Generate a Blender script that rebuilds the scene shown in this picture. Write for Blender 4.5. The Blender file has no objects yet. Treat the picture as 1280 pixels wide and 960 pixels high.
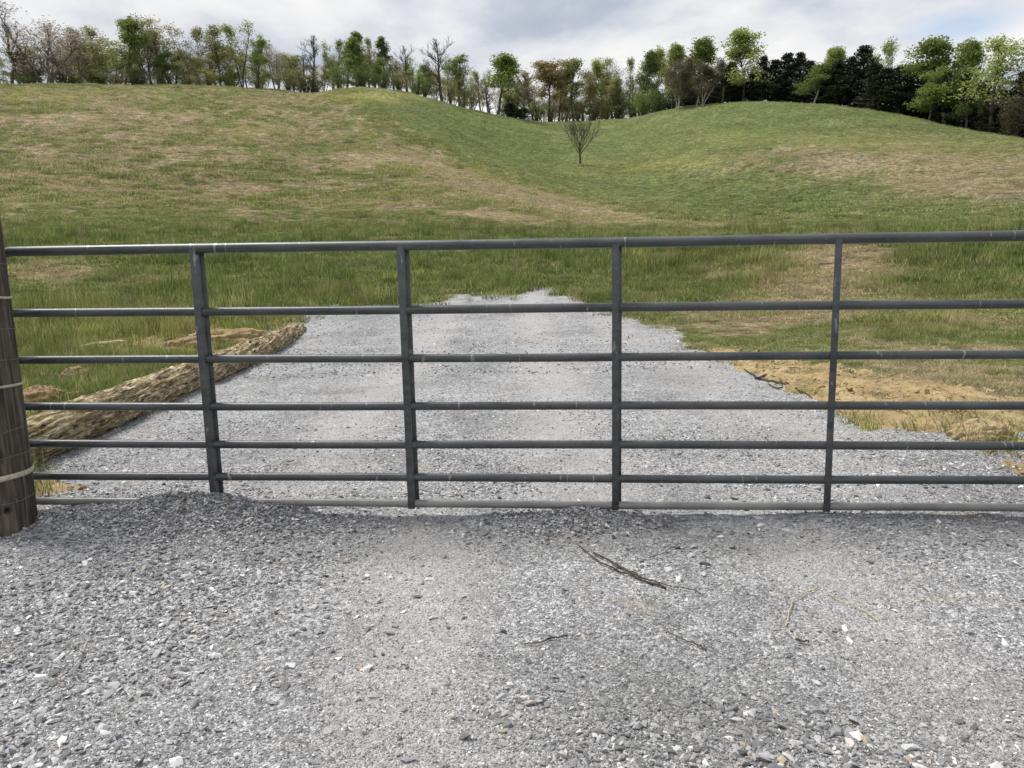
import bpy, math, random
import numpy as np
from mathutils import Vector, Matrix
R_ = math.radians
SC = bpy.context.scene
COL = SC.collection

# ------------------------------------------------------------------ camera
F = 950.0                       # focal length in pixels of the 1280 px wide photograph
CZ = 1.30
PITCH, ROLL = 0.1568, -0.02075
CAM_M = (Matrix.Rotation(math.pi / 2 - PITCH, 3, 'X') @ Matrix.Rotation(ROLL, 3, 'Z'))
cd = bpy.data.cameras.new('camera'); cam = bpy.data.objects.new('camera', cd); COL.objects.link(cam)
cd.sensor_width = 36; cd.lens = 36 * F / 1280; cd.clip_start = 0.05; cd.clip_end = 5000
cam.matrix_world = Matrix.Translation((0, 0, CZ)) @ CAM_M.to_4x4()
SC.camera = cam
SC.render.resolution_x = 1024; SC.render.resolution_y = 768
SC.view_settings.view_transform = 'Standard'; SC.view_settings.look = 'None'
SC.view_settings.exposure = 0.61; SC.view_settings.gamma = 1.0
SC.render.engine = 'CYCLES'
SC.cycles.max_bounces = 6; SC.cycles.transparent_max_bounces = 8
SC.cycles.use_adaptive_sampling = True

SUN_EL, SUN_AZ = 61.0, -62.0    # azimuth from +Y (straight ahead), negative = to the left

# ------------------------------------------------------------------ world
W = bpy.data.worlds.new('World'); SC.world = W; W.use_nodes = True
nt = W.node_tree; N = nt.nodes; L = nt.links
for n in list(N): N.remove(n)
def wn(t, **k):
    n = N.new(t)
    for a, b in k.items(): setattr(n, a, b)
    return n
out = wn('ShaderNodeOutputWorld')
sky = wn('ShaderNodeTexSky', sky_type='NISHITA'); sky.sun_disc = False
sky.sun_elevation = R_(SUN_EL); sky.sun_rotation = R_(SUN_AZ)
bg1 = wn('ShaderNodeBackground'); bg1.inputs[1].default_value = 0.11
L.new(sky.outputs[0], bg1.inputs[0])
geo = wn('ShaderNodeTexCoord')
sep = wn('ShaderNodeSeparateXYZ'); L.new(geo.outputs['Generated'], sep.inputs[0])
def wm(op, a, b=None, c=None, clamp=False):
    n = wn('ShaderNodeMath', operation=op); n.use_clamp = clamp
    for i, v in enumerate((a, b, c)):
        if v is None: continue
        if isinstance(v, (int, float)): n.inputs[i].default_value = v
        else: L.new(v, n.inputs[i])
    return n.outputs[0]
zc = wm('MAXIMUM', sep.outputs[2], 0.0)
den = wm('ADD', zc, 0.24)
px_ = wm('DIVIDE', sep.outputs[0], den); py_ = wm('DIVIDE', sep.outputs[1], den)
cmb = wn('ShaderNodeCombineXYZ'); L.new(px_, cmb.inputs[0]); L.new(py_, cmb.inputs[1])
def wnoise(scale, detail, rough, off, dist=0.0):
    mp = wn('ShaderNodeMapping'); mp.inputs['Location'].default_value = off
    L.new(cmb.outputs[0], mp.inputs[0])
    n = wn('ShaderNodeTexNoise'); n.inputs['Scale'].default_value = scale
    n.inputs['Detail'].default_value = detail; n.inputs['Roughness'].default_value = rough
    n.inputs['Distortion'].default_value = dist
    L.new(mp.outputs[0], n.inputs['Vector']); return n.outputs['Fac']
def wramp(v, pts):
    r = wn('ShaderNodeValToRGB'); e = r.color_ramp.elements
    while len(e) > 1: e.remove(e[-1])
    e[0].position, e[0].color = pts[0][0], (*pts[0][1], 1)
    for p, c in pts[1:]:
        q = e.new(p); q.color = (*c, 1)
    L.new(v, r.inputs[0]); return r.outputs[0]
big = wnoise(1.7, 7, 0.50, (5.2, 3.1, 0), 0.2)
sml = wnoise(2.6, 6, 0.6, (11.0, 2.0, 4.0), 0.3)
low = wm('SUBTRACT', 1.0, wm('MULTIPLY', zc, 3.3), None, True)      # 1 near the horizon
v = wm('ADD', wm('MULTIPLY', big, 0.75), wm('MULTIPLY', sml, 0.25))
v = wm('ADD', v, wm('MULTIPLY', wm('SUBTRACT', low, 0.30), 0.12))
ccol = wramp(v, [(0.34, (0.42, 0.48, 0.58)), (0.41, (0.52, 0.57, 0.66)), (0.46, (0.68, 0.71, 0.77)),
                 (0.515, (0.84, 0.85, 0.87)), (0.59, (1.0, 0.985, 0.96))])
bg2 = wn('ShaderNodeBackground'); bg2.inputs[1].default_value = 0.66; L.new(ccol, bg2.inputs[0])
# a small hole of blue sky in the cloud, to the right
hd = (CAM_M @ Vector(((1205 - 640) / F, -(33 - 480) / F, -1.0))).normalized()
dt = wn('ShaderNodeVectorMath', operation='DISTANCE'); L.new(geo.outputs['Generated'], dt.inputs[0])
dt.inputs[1].default_value = hd
sc_ = wn('ShaderNodeVectorMath', operation='MULTIPLY'); L.new(geo.outputs['Generated'], sc_.inputs[0]); sc_.inputs[1].default_value = (1, 1, 3.4)
dt2 = wn('ShaderNodeVectorMath', operation='DISTANCE'); L.new(sc_.outputs[0], dt2.inputs[0]); dt2.inputs[1].default_value = (hd.x, hd.y, hd.z * 3.4)
hole = wm('SUBTRACT', wm('ADD', 0.70, wm('MULTIPLY', sml, 0.9)), wm('MULTIPLY', dt2.outputs['Value'], 15.0))
hole = wm('MULTIPLY', wm('MULTIPLY', hole, 1.2, None, True), 0.62)
mx = wn('ShaderNodeMixShader'); L.new(wm('SUBTRACT', 1.0, hole), mx.inputs[0])
L.new(bg1.outputs[0], mx.inputs[1]); L.new(bg2.outputs[0], mx.inputs[2]); L.new(mx.outputs[0], out.inputs[0])

# ------------------------------------------------------------------ sun
sd = bpy.data.lights.new('sun', 'SUN'); sun = bpy.data.objects.new('sun', sd); COL.objects.link(sun)
sd.energy = 2.8; sd.angle = R_(21); sd.color = (1.0, 0.95, 0.87)
sdir = Vector((math.sin(R_(SUN_AZ)) * math.cos(R_(SUN_EL)), math.cos(R_(SUN_AZ)) * math.cos(R_(SUN_EL)), math.sin(R_(SUN_EL))))
sun.rotation_euler = sdir.to_track_quat('Z', 'Y').to_euler()

# ------------------------------------------------------------------ numpy noise
def _h(ix, iy, s):
    n = (ix.astype(np.int64) * 374761393 + iy.astype(np.int64) * 668265263 + s * 144665) & 0xffffffff
    n = ((n ^ (n >> 13)) * 1274126177) & 0xffffffff
    n = ((n ^ (n >> 16)) * 2246822519) & 0xffffffff
    return ((n ^ (n >> 15)) & 0xffffff) / float(0xffffff)
def vnoise(x, y, s=0):
    x = np.asarray(x, float); y = np.asarray(y, float)
    ix = np.floor(x); iy = np.floor(y); fx = x - ix; fy = y - iy
    fx = fx * fx * (3 - 2 * fx); fy = fy * fy * (3 - 2 * fy)
    a = _h(ix, iy, s); b = _h(ix + 1, iy, s); c = _h(ix, iy + 1, s); d = _h(ix + 1, iy + 1, s)
    return (a + (b - a) * fx) * (1 - fy) + (c + (d - c) * fx) * fy
def fbm(x, y, o=4, s=0, g=0.5):
    v = 0.0; a = 1.0; t = 0.0; x = np.asarray(x, float); y = np.asarray(y, float)
    for i in range(o):
        v = v + a * vnoise(x * 2 ** i + 17.3 * i, y * 2 ** i - 9.1 * i, s + i * 7); t += a; a *= g
    return v / t
def sst(a, b, x):
    t = np.clip((np.asarray(x, float) - a) / (b - a), 0, 1); return t * t * (3 - 2 * t)

# ------------------------------------------------------------------ projection helpers (used for measuring only)
CM = np.array(CAM_M)
def ray(px, py):
    d = CM @ np.array([(px - 640) / F, -(py - 480) / F, -1.0]); return d
def project(x, y, z):
    P = np.stack([x, y, z - CZ], -1) @ CM
    w = np.where(-P[..., 2] > 0.05, -P[..., 2], np.nan)
    return 640 + F * P[..., 0] / w, 480 - F * P[..., 1] / w
def pchip(xs, ys, xq):
    xs = np.asarray(xs, float); ys = np.asarray(ys, float); xq = np.clip(xq, xs[0], xs[-1])
    h = np.diff(xs); dl = np.diff(ys, axis=0) / (h if ys.ndim == 1 else h[:, None])
    m = np.zeros_like(ys)
    hh = h if ys.ndim == 1 else h[:, None]
    w1 = 2 * hh[1:] + hh[:-1]; w2 = hh[1:] + 2 * hh[:-1]
    with np.errstate(divide='ignore', invalid='ignore'):
        mm = (w1 + w2) / (w1 / dl[:-1] + w2 / dl[1:])
    mm = np.where(dl[:-1] * dl[1:] > 0, mm, 0); m[1:-1] = np.nan_to_num(mm); m[0] = dl[0]; m[-1] = dl[-1]
    i = np.clip(np.searchsorted(xs, xq) - 1, 0, len(xs) - 2); t = (xq - xs[i]) / h[i]; hi = h[i]
    if ys.ndim > 1: t = t[:, None]; hi = hi[:, None]
    return ((2 * t**3 - 3 * t**2 + 1) * ys[i] + (t**3 - 2 * t**2 + t) * hi * m[i] + (-2 * t**3 + 3 * t**2) * ys[i + 1] + (t**3 - t**2) * hi * m[i + 1])

# ------------------------------------------------------------------ terrain: height over (bearing, distance)
SKY = [(-300, 113), (0, 107), (180, 107), (300, 109), (345, 112), (385, 117), (420, 113), (460, 110), (500, 114), (545, 124), (590, 136),
       (640, 148), (690, 153), (740, 152), (790, 146), (840, 136), (880, 131), (920, 128), (960, 127), (1010, 128), (1060, 133),
       (1120, 143), (1180, 156), (1240, 168), (1280, 174), (1400, 193), (1700, 215)]
RAD = [(-300, 150), (0, 150), (300, 160), (385, 166), (420, 156), (460, 148), (500, 153), (545, 165), (590, 185), (640, 205), (690, 225),
       (740, 225), (790, 215), (840, 200), (880, 190), (960, 185), (1060, 175), (1180, 165), (1280, 150), (1700, 130)]
BODY = {
 -300: [(42, 270), (60, 220), (80, 177), (105, 139), (128, 120)],
 0: [(42, 268), (60, 214), (80, 169), (105, 132), (130, 112)],
 300: [(42, 268), (60, 217), (80, 174), (105, 138), (135, 116)],
 460: [(42, 268), (60, 223), (80, 182), (105, 141), (128, 116)],
 545: [(42, 268), (60, 229), (80, 196), (105, 163), (135, 138)],
 640: [(42, 271), (60, 240), (76, 224), (105, 203), (140, 174), (172, 157)],
 720: [(42, 279), (60, 260), (78, 244), (92, 231), (120, 205), (150, 182), (190, 160)],
 840: [(42, 281), (55, 270), (82, 252), (102, 228), (122, 200), (150, 168), (177, 147)],
 960: [(42, 284), (60, 273), (72, 258), (85, 224), (100, 193), (115, 181), (138, 169), (162, 143)],
 1060: [(42, 280), (60, 266), (70, 250), (85, 216), (100, 188), (115, 180), (138, 166), (157, 145)],
 1180: [(42, 279), (60, 262), (75, 229), (95, 193), (110, 184), (135, 170)],
 1280: [(42, 277), (60, 254), (75, 222), (95, 195), (120, 182)],
 1700: [(42, 285), (60, 265), (80, 245), (105, 226)],
}
def az_of(px, py):
    d = ray(px, py); return math.atan2(d[0], d[1]), d[2] / math.hypot(d[0], d[1])
def e_at(az, y):
    lo, hi = -1.0, 1.0
    for _ in range(40):
        m = (lo + hi) / 2
        if project(np.array(math.sin(az)), np.array(math.cos(az)), np.array(CZ + m))[1] > y: lo = m
        else: hi = m
    return lo
AZS = np.radians(np.arange(-70, 70.01, 0.25))
s_az = [az_of(p, y) for p, y in SKY]
Esky = pchip([a for a, _ in s_az], [e for _, e in s_az], AZS)
Rsky = pchip([az_of(p, 140)[0] for p, _ in RAD], [r for _, r in RAD], AZS)
NR = 240
LR = np.linspace(math.log(13), math.log(900), NR); RR = np.exp(LR)
bk = sorted(BODY); b_az = []; b_u = []
UQ = np.linspace(0, 1, 60)      # u: 0 at 30 m, 1 at the crest, in log distance
for p in bk:
    az = az_of(p, 150)[0]; b_az.append(az)
    i = int(np.argmin(abs(AZS - az))); Rc = Rsky[i]; Ec = Esky[i]
    us = [0.0]; es = [(2.2 - CZ) / 30]
    for r, y in BODY[p]:
        us.append(math.log(r / 30) / math.log(Rc / 30)); es.append(e_at(az, y))
    us.append(1.0); es.append(Ec); us.append(1.12); es.append(Ec - 0.004)
    q = pchip(us, es, UQ)
    b_u.append((q - es[0]) / (Ec - es[0]))
G = pchip(b_az, np.array(b_u), AZS)            # (az, u) shape of the slope, 0..1
ET = np.zeros((len(AZS), NR))
for i in range(len(AZS)):
    Rc, Ec = Rsky[i], Esky[i]; e30 = (2.2 - CZ) / 30
    u = np.log(RR / 30) / math.log(Rc / 30)
    body = e30 + (Ec - e30) * np.interp(u, UQ, G[i])
    foot = pchip(np.log([13, 16, 21, 30, 36]), [-CZ / 13, -(CZ - .22) / 16, -(CZ - .78) / 21, e30, float(np.interp(math.log(36), LR, body))], LR)
    zc_ = CZ + 1.35 * Rc * (Ec - 0.03)
    bey = np.interp(LR, np.log([Rc, 1.12 * Rc, 1.35 * Rc]), [Ec, Ec - 0.005, Ec - 0.03])
    far = (zc_ - CZ) / RR
    ET[i] = np.where(RR < 31, foot, np.where(RR < Rc, body, np.where(RR < 1.35 * Rc, bey, far)))
k = np.exp(-0.5 * (np.arange(-6, 7) * 0.25 / 0.8) ** 2); k /= k.sum()
pad = np.pad(ET, ((6, 6), (0, 0)), mode='edge')
ET = sum(k[j] * pad[j:j + len(AZS)] for j in range(13))
def zfun(x, y):
    x = np.asarray(x, float); y = np.asarray(y, float)
    r = np.maximum(np.hypot(x, y), 1e-3); az = np.arctan2(x, y)
    fa = np.clip((az - AZS[0]) / (AZS[1] - AZS[0]), 0, len(AZS) - 1.001); fr = np.clip((np.log(r) - LR[0]) / (LR[1] - LR[0]), 0, NR - 1.001)
    ia = fa.astype(int); ir = fr.astype(int); ta = fa - ia; tr = fr - ir
    e = (ET[ia, ir] * (1 - ta) + ET[ia + 1, ir] * ta) * (1 - tr) + (ET[ia, ir + 1] * (1 - ta) + ET[ia + 1, ir + 1] * ta) * tr
    z = np.where(r <= 13, 0.0, CZ + r * e)
    z = z * (1 - sst(1.15, 1.9, abs(az)))
    n = (fbm(x / 9, y / 9, 4, 3) - 0.5) * 2
    z = z + n * sst(14, 60, r) * 0.55 + (fbm(x / 2.2, y / 2.2, 3, 9) - 0.5) * sst(13, 24, r) * 0.22
    return z
def zf(x, y): return float(zfun(np.array([x]), np.array([y]))[0])
def ground_hit(px, py, near=0.5):
    d = ray(px, py); t = near
    for _ in range(4000):
        p = d * t; h = zf(p[0], p[1]) if math.hypot(p[0], p[1]) > 13 else 0.0
        if CZ + p[2] <= h: break
        t += max(0.01, t * 0.004)
    return p[0], p[1]

# ------------------------------------------------------------------ colour zones of the field
def blob(px, py, cx, cy, rx, ry, ang=0.0):
    a = math.radians(ang); dx = px - cx; dy = py - cy
    u = (dx * math.cos(a) + dy * math.sin(a)) / rx; w = (-dx * math.sin(a) + dy * math.cos(a)) / ry
    return np.exp(-(u * u + w * w) * 0.9)
def zones(x, y, z):
    px, py = project(x, y, z); px = np.nan_to_num(px, nan=-999.); py = np.nan_to_num(py, nan=2000.)
    dry = np.zeros_like(px)
    for b in [(240, 187, 75, 9, 0, .75), (345, 145, 70, 22, 0, .55), (440, 205, 50, 12, 15, .8), (120, 232, 190, 13, 0, .6),
              (380, 232, 170, 14, 3, .55), (530, 205, 110, 16, 18, .7), (640, 245, 120, 14, 14, .95), (760, 268, 110, 11, 9, .85), (880, 281, 80, 8, 3, .8),
              (110, 158, 160, 10, 0, .35), (330, 250, 190, 10, 0, .45), (560, 262, 200, 9, 6, .6),
              (1060, 205, 130, 17, 0, 1.0), (1220, 232, 160, 20, 5, 1.05), (1180, 205, 160, 22, 3, .9), (1000, 190, 90, 10, -4, .75), (1280, 200, 100, 22, 6, .6),
              (60, 342, 60, 16, 0, .8), (190, 352, 60, 8, 0, .5), (980, 390, 110, 26, -8, 1.0), (1060, 325, 72, 24, 0, 1.15), (1020, 360, 80, 22, 0, 1.0), (930, 345, 60, 12, 0, .6),
              (1180, 470, 190, 40, 4, .75), (1110, 420, 120, 30, 0, .5), (900, 400, 90, 22, 0, .6), (560, 372, 30, 4, 0, .5), (1060, 305, 70, 10, 0, .7)]:
        dry = np.maximum(dry, b[5] * blob(px, py, *b[:5]))
    yel = np.zeros_like(px)
    for b in [(455, 121, 70, 7, 0, .9), (60, 122, 110, 9, 0, .7), (310, 165, 40, 8, 0, .8), (1200, 197, 120, 9, 4, .7), (840, 205, 120, 10, -4, .5), (700, 255, 120, 18, 10, .5),
              (560, 215, 120, 20, 14, .45), (470, 255, 90, 14, 0, .4), (990, 350, 60, 30, 0, .5), (160, 420, 130, 30, 0, .5), (1160, 390, 110, 18, 0, .6), (1100, 182, 200, 10, 2, .45)]:
        yel = np.maximum(yel, b[5] * blob(px, py, *b[:5]))
    # tall dark meadow grass at the foot of the hill and in the hollow, plus painted flank shade
    lush_shade = sst(262, 300, py) * (1 - .9 * sst(366, 384, py) * sst(740, 800, px))
    dry = np.maximum(dry, .40 * sst(305, 235, py) * sst(30, -10, np.interp(px, [380, 430, 470, 500, 560, 600, 700, 800, 940, 1000], [96, 112, 134, 154, 186, 206, 242, 262, 284, 284]) - py + 20) * (px < 1000))
    lush_shade = np.maximum(lush_shade, 0.85 * blob(px, py, 1010, 258, 200, 20, 4)); lush_shade = np.maximum(lush_shade, .6 * blob(px, py, 100, 215, 160, 14, 0))
    lush_shade = np.maximum(lush_shade, .8 * blob(px, py, 880, 240, 150, 17, 16)); lush_shade = np.maximum(lush_shade, .6 * blob(px, py, 700, 190, 60, 14, 20)); lush_shade = np.maximum(lush_shade, .75 * blob(px, py, 625, 175, 110, 20, 27))  # last blob paints the shaded left flank of the draw as darker green
    # closely grazed pasture: the hollow and the far knoll
    crest = np.interp(px, [380, 430, 470, 500, 560, 600, 700, 800, 940, 1000], [96, 112, 134, 154, 186, 206, 242, 262, 284, 284])
    past = sst(-4, 9, crest - py + (fbm(x / 4, y / 4, 3, 211) - .5) * 22)
    past = np.maximum(past, sst(232, 215, py) * sst(690, 740, px) * (1 - sst(176, 190, py) * sst(840, 960, px)))
    past = past * (1 - sst(276, 290, py))
    past = past * (1 - .9 * np.clip(dry, 0, 1)); lush_shade = lush_shade * (1 - .75 * np.clip(dry, 0, 1))
    n1 = fbm(x / 6.0, y / 6.0, 5, 21, .6); n2 = fbm(x / 1.3, y / 1.3, 4, 33, .7)
    n3 = fbm(x / .45, y / .45, 3, 37, .7)
    dn = sst(0.465, 0.575, n1 * .30 + n2 * .36 + n3 * .34 + (dry - 0.30) * 0.27)
    dn = dn * (1 - .6 * past) * (1 - .85 * lush_shade * (1 - np.clip(dry, 0, 1)))
    return dn, np.clip(yel * (0.6 + 0.8 * fbm(x / 3, y / 3, 3, 44)), 0, 1), lush_shade, past

# ------------------------------------------------------------------ helpers for objects
def tag(o, label=None, cat=None, group=None, kind=None):
    if label: o['label'] = label
    if cat: o['category'] = cat
    if group: o['group'] = group
    if kind: o['kind'] = kind
    return o
def npmesh(name, verts, faces_flat, face_sizes, mats=(), smooth=False):
    me = bpy.data.meshes.new(name); verts = np.asarray(verts, np.float32)
    ff = np.asarray(faces_flat, np.int32); fs = np.asarray(face_sizes, np.int32)
    me.vertices.add(len(verts)); me.vertices.foreach_set('co', verts.ravel())
    me.loops.add(len(ff)); me.loops.foreach_set('vertex_index', ff)
    me.polygons.add(len(fs)); me.polygons.foreach_set('loop_start', np.concatenate([[0], np.cumsum(fs)[:-1]]).astype(np.int32))
    me.polygons.foreach_set('loop_total', fs)
    if smooth: me.polygons.foreach_set('use_smooth', np.ones(len(fs), bool))
    for m in mats: me.materials.append(m)
    me.update(calc_edges=True); me.validate(); return me
def link(name, me, parent=None):
    o = bpy.data.objects.new(name, me); COL.objects.link(o)
    if parent: o.parent = parent
    return o
def empty(name, loc=(0, 0, 0)):
    o = bpy.data.objects.new(name, None); COL.objects.link(o); o.location = loc; o.empty_display_size = .2; return o
def attr(me, name, vals, typ='FLOAT'):
    a = me.attributes.new(name, typ, 'POINT')
    a.data.foreach_set('vector' if typ == 'FLOAT_VECTOR' else 'value', np.asarray(vals, np.int32 if typ == 'INT' else np.float32).ravel())
class MB:
    def __init__(s): s.v = []; s.f = []
    def add(s, v, f):
        o = len(s.v); s.v += [tuple(p) for p in v]; s.f += [tuple(i + o for i in q) for q in f]
    def tube(s, pts, rads, n=6, cap=True, squash=None):
        pts = [Vector(p) for p in pts]; rings = []; ref = None
        for i, p in enumerate(pts):
            d = (pts[min(i + 1, len(pts) - 1)] - pts[max(i - 1, 0)]).normalized()
            if ref is None: ref = Vector((0, 0, 1)) if abs(d.z) < .9 else Vector((1, 0, 0))
            a = (ref - d * ref.dot(d)).normalized(); ref = a; b = d.cross(a)
            rings.append([p + (a * math.cos(2 * math.pi * k / n) + b * math.sin(2 * math.pi * k / n)) * rads[i] for k in range(n)])
        o = len(s.v)
        for r in rings: s.v += [tuple(p) for p in r]
        for i in range(len(pts) - 1):
            for k in range(n):
                a = o + i * n + k; b = o + i * n + (k + 1) % n
                s.f.append((a, b, b + n, a + n))
        if cap:
            s.f.append(tuple(o + k for k in range(n))[::-1]); s.f.append(tuple(o + (len(pts) - 1) * n + k for k in range(n)))
    def box(s, x0, x1, y0, y1, z0, z1):
        s.add([(x0, y0, z0), (x1, y0, z0), (x1, y1, z0), (x0, y1, z0), (x0, y0, z1), (x1, y0, z1), (x1, y1, z1), (x0, y1, z1)],
              [(0, 3, 2, 1), (4, 5, 6, 7), (0, 1, 5, 4), (1, 2, 6, 5), (2, 3, 7, 6), (3, 0, 4, 7)])
    def mesh(s, name, mat, smooth=False):
        fl = [i for q in s.f for i in q]; return npmesh(name, s.v, fl, [len(q) for q in s.f], [mat] if mat else [], smooth)

# ------------------------------------------------------------------ materials
class MT:
    def __init__(s, name, rough=0.8, spec=0.3):
        s.m = bpy.data.materials.new(name); s.m.use_nodes = True; s.t = s.m.node_tree
        s.b = s.t.nodes['Principled BSDF']; s.b.inputs['Roughness'].default_value = rough
        s.b.inputs['Specular IOR Level'].default_value = spec
    def n(s, t, **k):
        n = s.t.nodes.new(t)
        for a, b in k.items(): setattr(n, a, b)
        return n
    def set(s, n, sock, v):
        if v is None: return
        i = n.inputs[sock]
        if hasattr(v, 'is_output') or isinstance(v, bpy.types.NodeSocket): s.t.links.new(v, i)
        else: i.default_value = v
    def math(s, op, a, b=None, clamp=False, c=None):
        n = s.n('ShaderNodeMath', operation=op); n.use_clamp = clamp
        s.set(n, 0, a); s.set(n, 1, b); s.set(n, 2, c); return n.outputs[0]
    def pos(s): return s.n('ShaderNodeNewGeometry').outputs['Position']
    def objc(s): return s.n('ShaderNodeTexCoord').outputs['Object']
    def scale(s, vec, sc, loc=(0, 0, 0), rot=(0, 0, 0)):
        n = s.n('ShaderNodeMapping'); s.set(n, 0, vec); n.inputs['Scale'].default_value = sc; n.inputs['Location'].default_value = loc; n.inputs['Rotation'].default_value = rot
        return n.outputs[0]
    def noise(s, vec, scale, detail=4, rough=.55, dist=0):
        n = s.n('ShaderNodeTexNoise'); s.set(n, 'Vector', vec); n.inputs['Scale'].default_value = scale
        n.inputs['Detail'].default_value = detail; n.inputs['Roughness'].default_value = rough; n.inputs['Distortion'].default_value = dist
        return n.outputs['Fac']
    def voro(s, vec, scale, feat='F1'):
        n = s.n('ShaderNodeTexVoronoi', feature=feat); s.set(n, 'Vector', vec); n.inputs['Scale'].default_value = scale; return n
    def ramp(s, v, pts, interp='LINEAR'):
        r = s.n('ShaderNodeValToRGB'); e = r.color_ramp.elements; r.color_ramp.interpolation = interp
        while len(e) > 1: e.remove(e[-1])
        def c4(c): return (c, c, c, 1) if isinstance(c, (int, float)) else (*c, 1)
        e[0].position = pts[0][0]; e[0].color = c4(pts[0][1])
        for p, c in pts[1:]:
            q = e.new(p); q.color = c4(c)
        s.set(r, 0, v); return r.outputs[0]
    def mix(s, f, a, b, mode='MIX'):
        n = s.n('ShaderNodeMix', data_type='RGBA', blend_type=mode)
        s.set(n, 0, f); s.set(n, 6, a if not isinstance(a, tuple) else (*a, 1)); s.set(n, 7, b if not isinstance(b, tuple) else (*b, 1)); return n.outputs[2]
    def at(s, name, inst=False):
        n = s.n('ShaderNodeAttribute', attribute_name=name)
        if inst: n.attribute_type = 'INSTANCER'
        return n.outputs['Fac']
    def base(s, c): s.set(s.b, 'Base Color', c if not isinstance(c, tuple) else (*c, 1))
    def bump(s, h, strength=.5, dist=.02, prev=None):
        n = s.n('ShaderNodeBump'); s.set(n, 'Height', h); n.inputs['Strength'].default_value = strength; n.inputs['Distance'].default_value = dist
        if prev: s.set(n, 'Normal', prev)
        s.t.links.new(n.outputs[0], s.b.inputs['Normal']); return n.outputs[0]

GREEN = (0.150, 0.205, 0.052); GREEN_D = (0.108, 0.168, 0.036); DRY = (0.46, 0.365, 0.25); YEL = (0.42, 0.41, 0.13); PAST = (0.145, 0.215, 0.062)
def field_colour(m, inst=False):
    dry, yel, lush_shade, past = (m.at(k, inst) for k in ('dry', 'yel', 'lush_shade', 'past'))
    c = m.mix(lush_shade, GREEN, GREEN_D); c = m.mix(past, c, PAST); c = m.mix(yel, c, YEL); c = m.mix(dry, c, DRY); return c

def mat_field():
    m = MT('meadow_ground', .95, .1); p = m.pos()
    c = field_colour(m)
    n1 = m.noise(p, 1.3, 6, .65); n2 = m.noise(m.scale(p, (1, 1, 1)), 7.0, 5, .7)
    n3 = m.noise(p, .12, 5, .6)
    c = m.mix(m.ramp(n2, [(.42, 0.0), (.62, 0.55)]), c, (.30, .25, .14))
    c = m.mix(1.0, c, m.ramp(n1, [(.30, .45), (.5, .95), (.72, 1.45)]), 'MULTIPLY')
    c = m.mix(1.0, c, m.ramp(n2, [(.3, .55), (.5, 1.0), (.7, 1.45)]), 'MULTIPLY')
    c = m.mix(1.0, c, m.ramp(n3, [(.35, .8), (.65, 1.2)]), 'MULTIPLY')
    n4 = m.noise(p, 34, 4, .7); c = m.mix(1.0, c, m.ramp(n4, [(.3, .5), (.5, 1.0), (.7, 1.4)]), 'MULTIPLY')
    c = m.mix(m.ramp(m.noise(m.scale(p, (1, 1, 1), (4, 9, 1)), 3.1, 5, .7), [(.54, 0.0), (.64, .75)]), c, (.13, .17, .05))
    tx = m.noise(p, 2.6, 6, .78); c = m.mix(1.0, c, m.ramp(tx, [(.36, .62), (.5, 1.05), (.62, 1.5)]), 'MULTIPLY')
    m.base(c); m.bump(m.math('ADD', m.math('ADD', n1, n2), tx), 1.0, .35)
    return m.m
def mat_gravel():
    m = MT('crushed_limestone_bed', .9, .25); p = m.pos()
    v1 = m.voro(p, 95); v2 = m.voro(m.scale(p, (1, 1, 1), (3, 1, 2)), 210); v3 = m.voro(m.scale(p, (1, 1.0, 1), (7, 5, 1)), 38)
    s1 = m.n('ShaderNodeSeparateColor'); m.set(s1, 0, v1.outputs['Color']); s2 = m.n('ShaderNodeSeparateColor'); m.set(s2, 0, v2.outputs['Color'])
    s3 = m.n('ShaderNodeSeparateColor'); m.set(s3, 0, v3.outputs['Color'])
    g = m.math('ADD', m.math('MULTIPLY', s1.outputs[0], .5), m.math('ADD', m.math('MULTIPLY', s2.outputs[0], .3), m.math('MULTIPLY', s3.outputs[1], .2)))
    c = m.ramp(g, [(.15, (.11, .11, .115)), (.40, (.25, .252, .26)), (.60, (.37, .372, .385)), (.85, (.66, .665, .675))])
    big = m.noise(p, .9, 5, .6); mid = m.noise(p, 5, 5, .65)
    c = m.mix(1.0, c, m.ramp(big, [(.32, .72), (.5, 1.0), (.68, 1.15)]), 'MULTIPLY')
    c = m.mix(1.0, c, m.ramp(mid, [(.3, .78), (.55, 1.0), (.75, 1.15)]), 'MULTIPLY')
    st = m.noise(m.scale(p, (1, 1, 1), (9, 3, 0)), 2.2, 4, .6)
    c = m.mix(m.ramp(st, [(.60, 0.0), (.72, .45)]), c, (.33, .27, .19))
    c = m.mix(m.math('MULTIPLY', m.at('dust'), .75), c, m.mix(.30, (.46, .455, .45), c))
    c = m.mix(m.math('MULTIPLY', m.at('damp'), .55), c, (.12, .12, .115))
    m.base(c)
    h = m.math('ADD', m.math('MULTIPLY', v1.outputs['Distance'], -1.0), m.math('MULTIPLY', v2.outputs['Distance'], -.5))
    h = m.math('ADD', h, m.math('MULTIPLY', s1.outputs[1], .5))
    b = m.bump(h, .9, .008); m.bump(mid, .5, .03, b); return m.m
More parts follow.
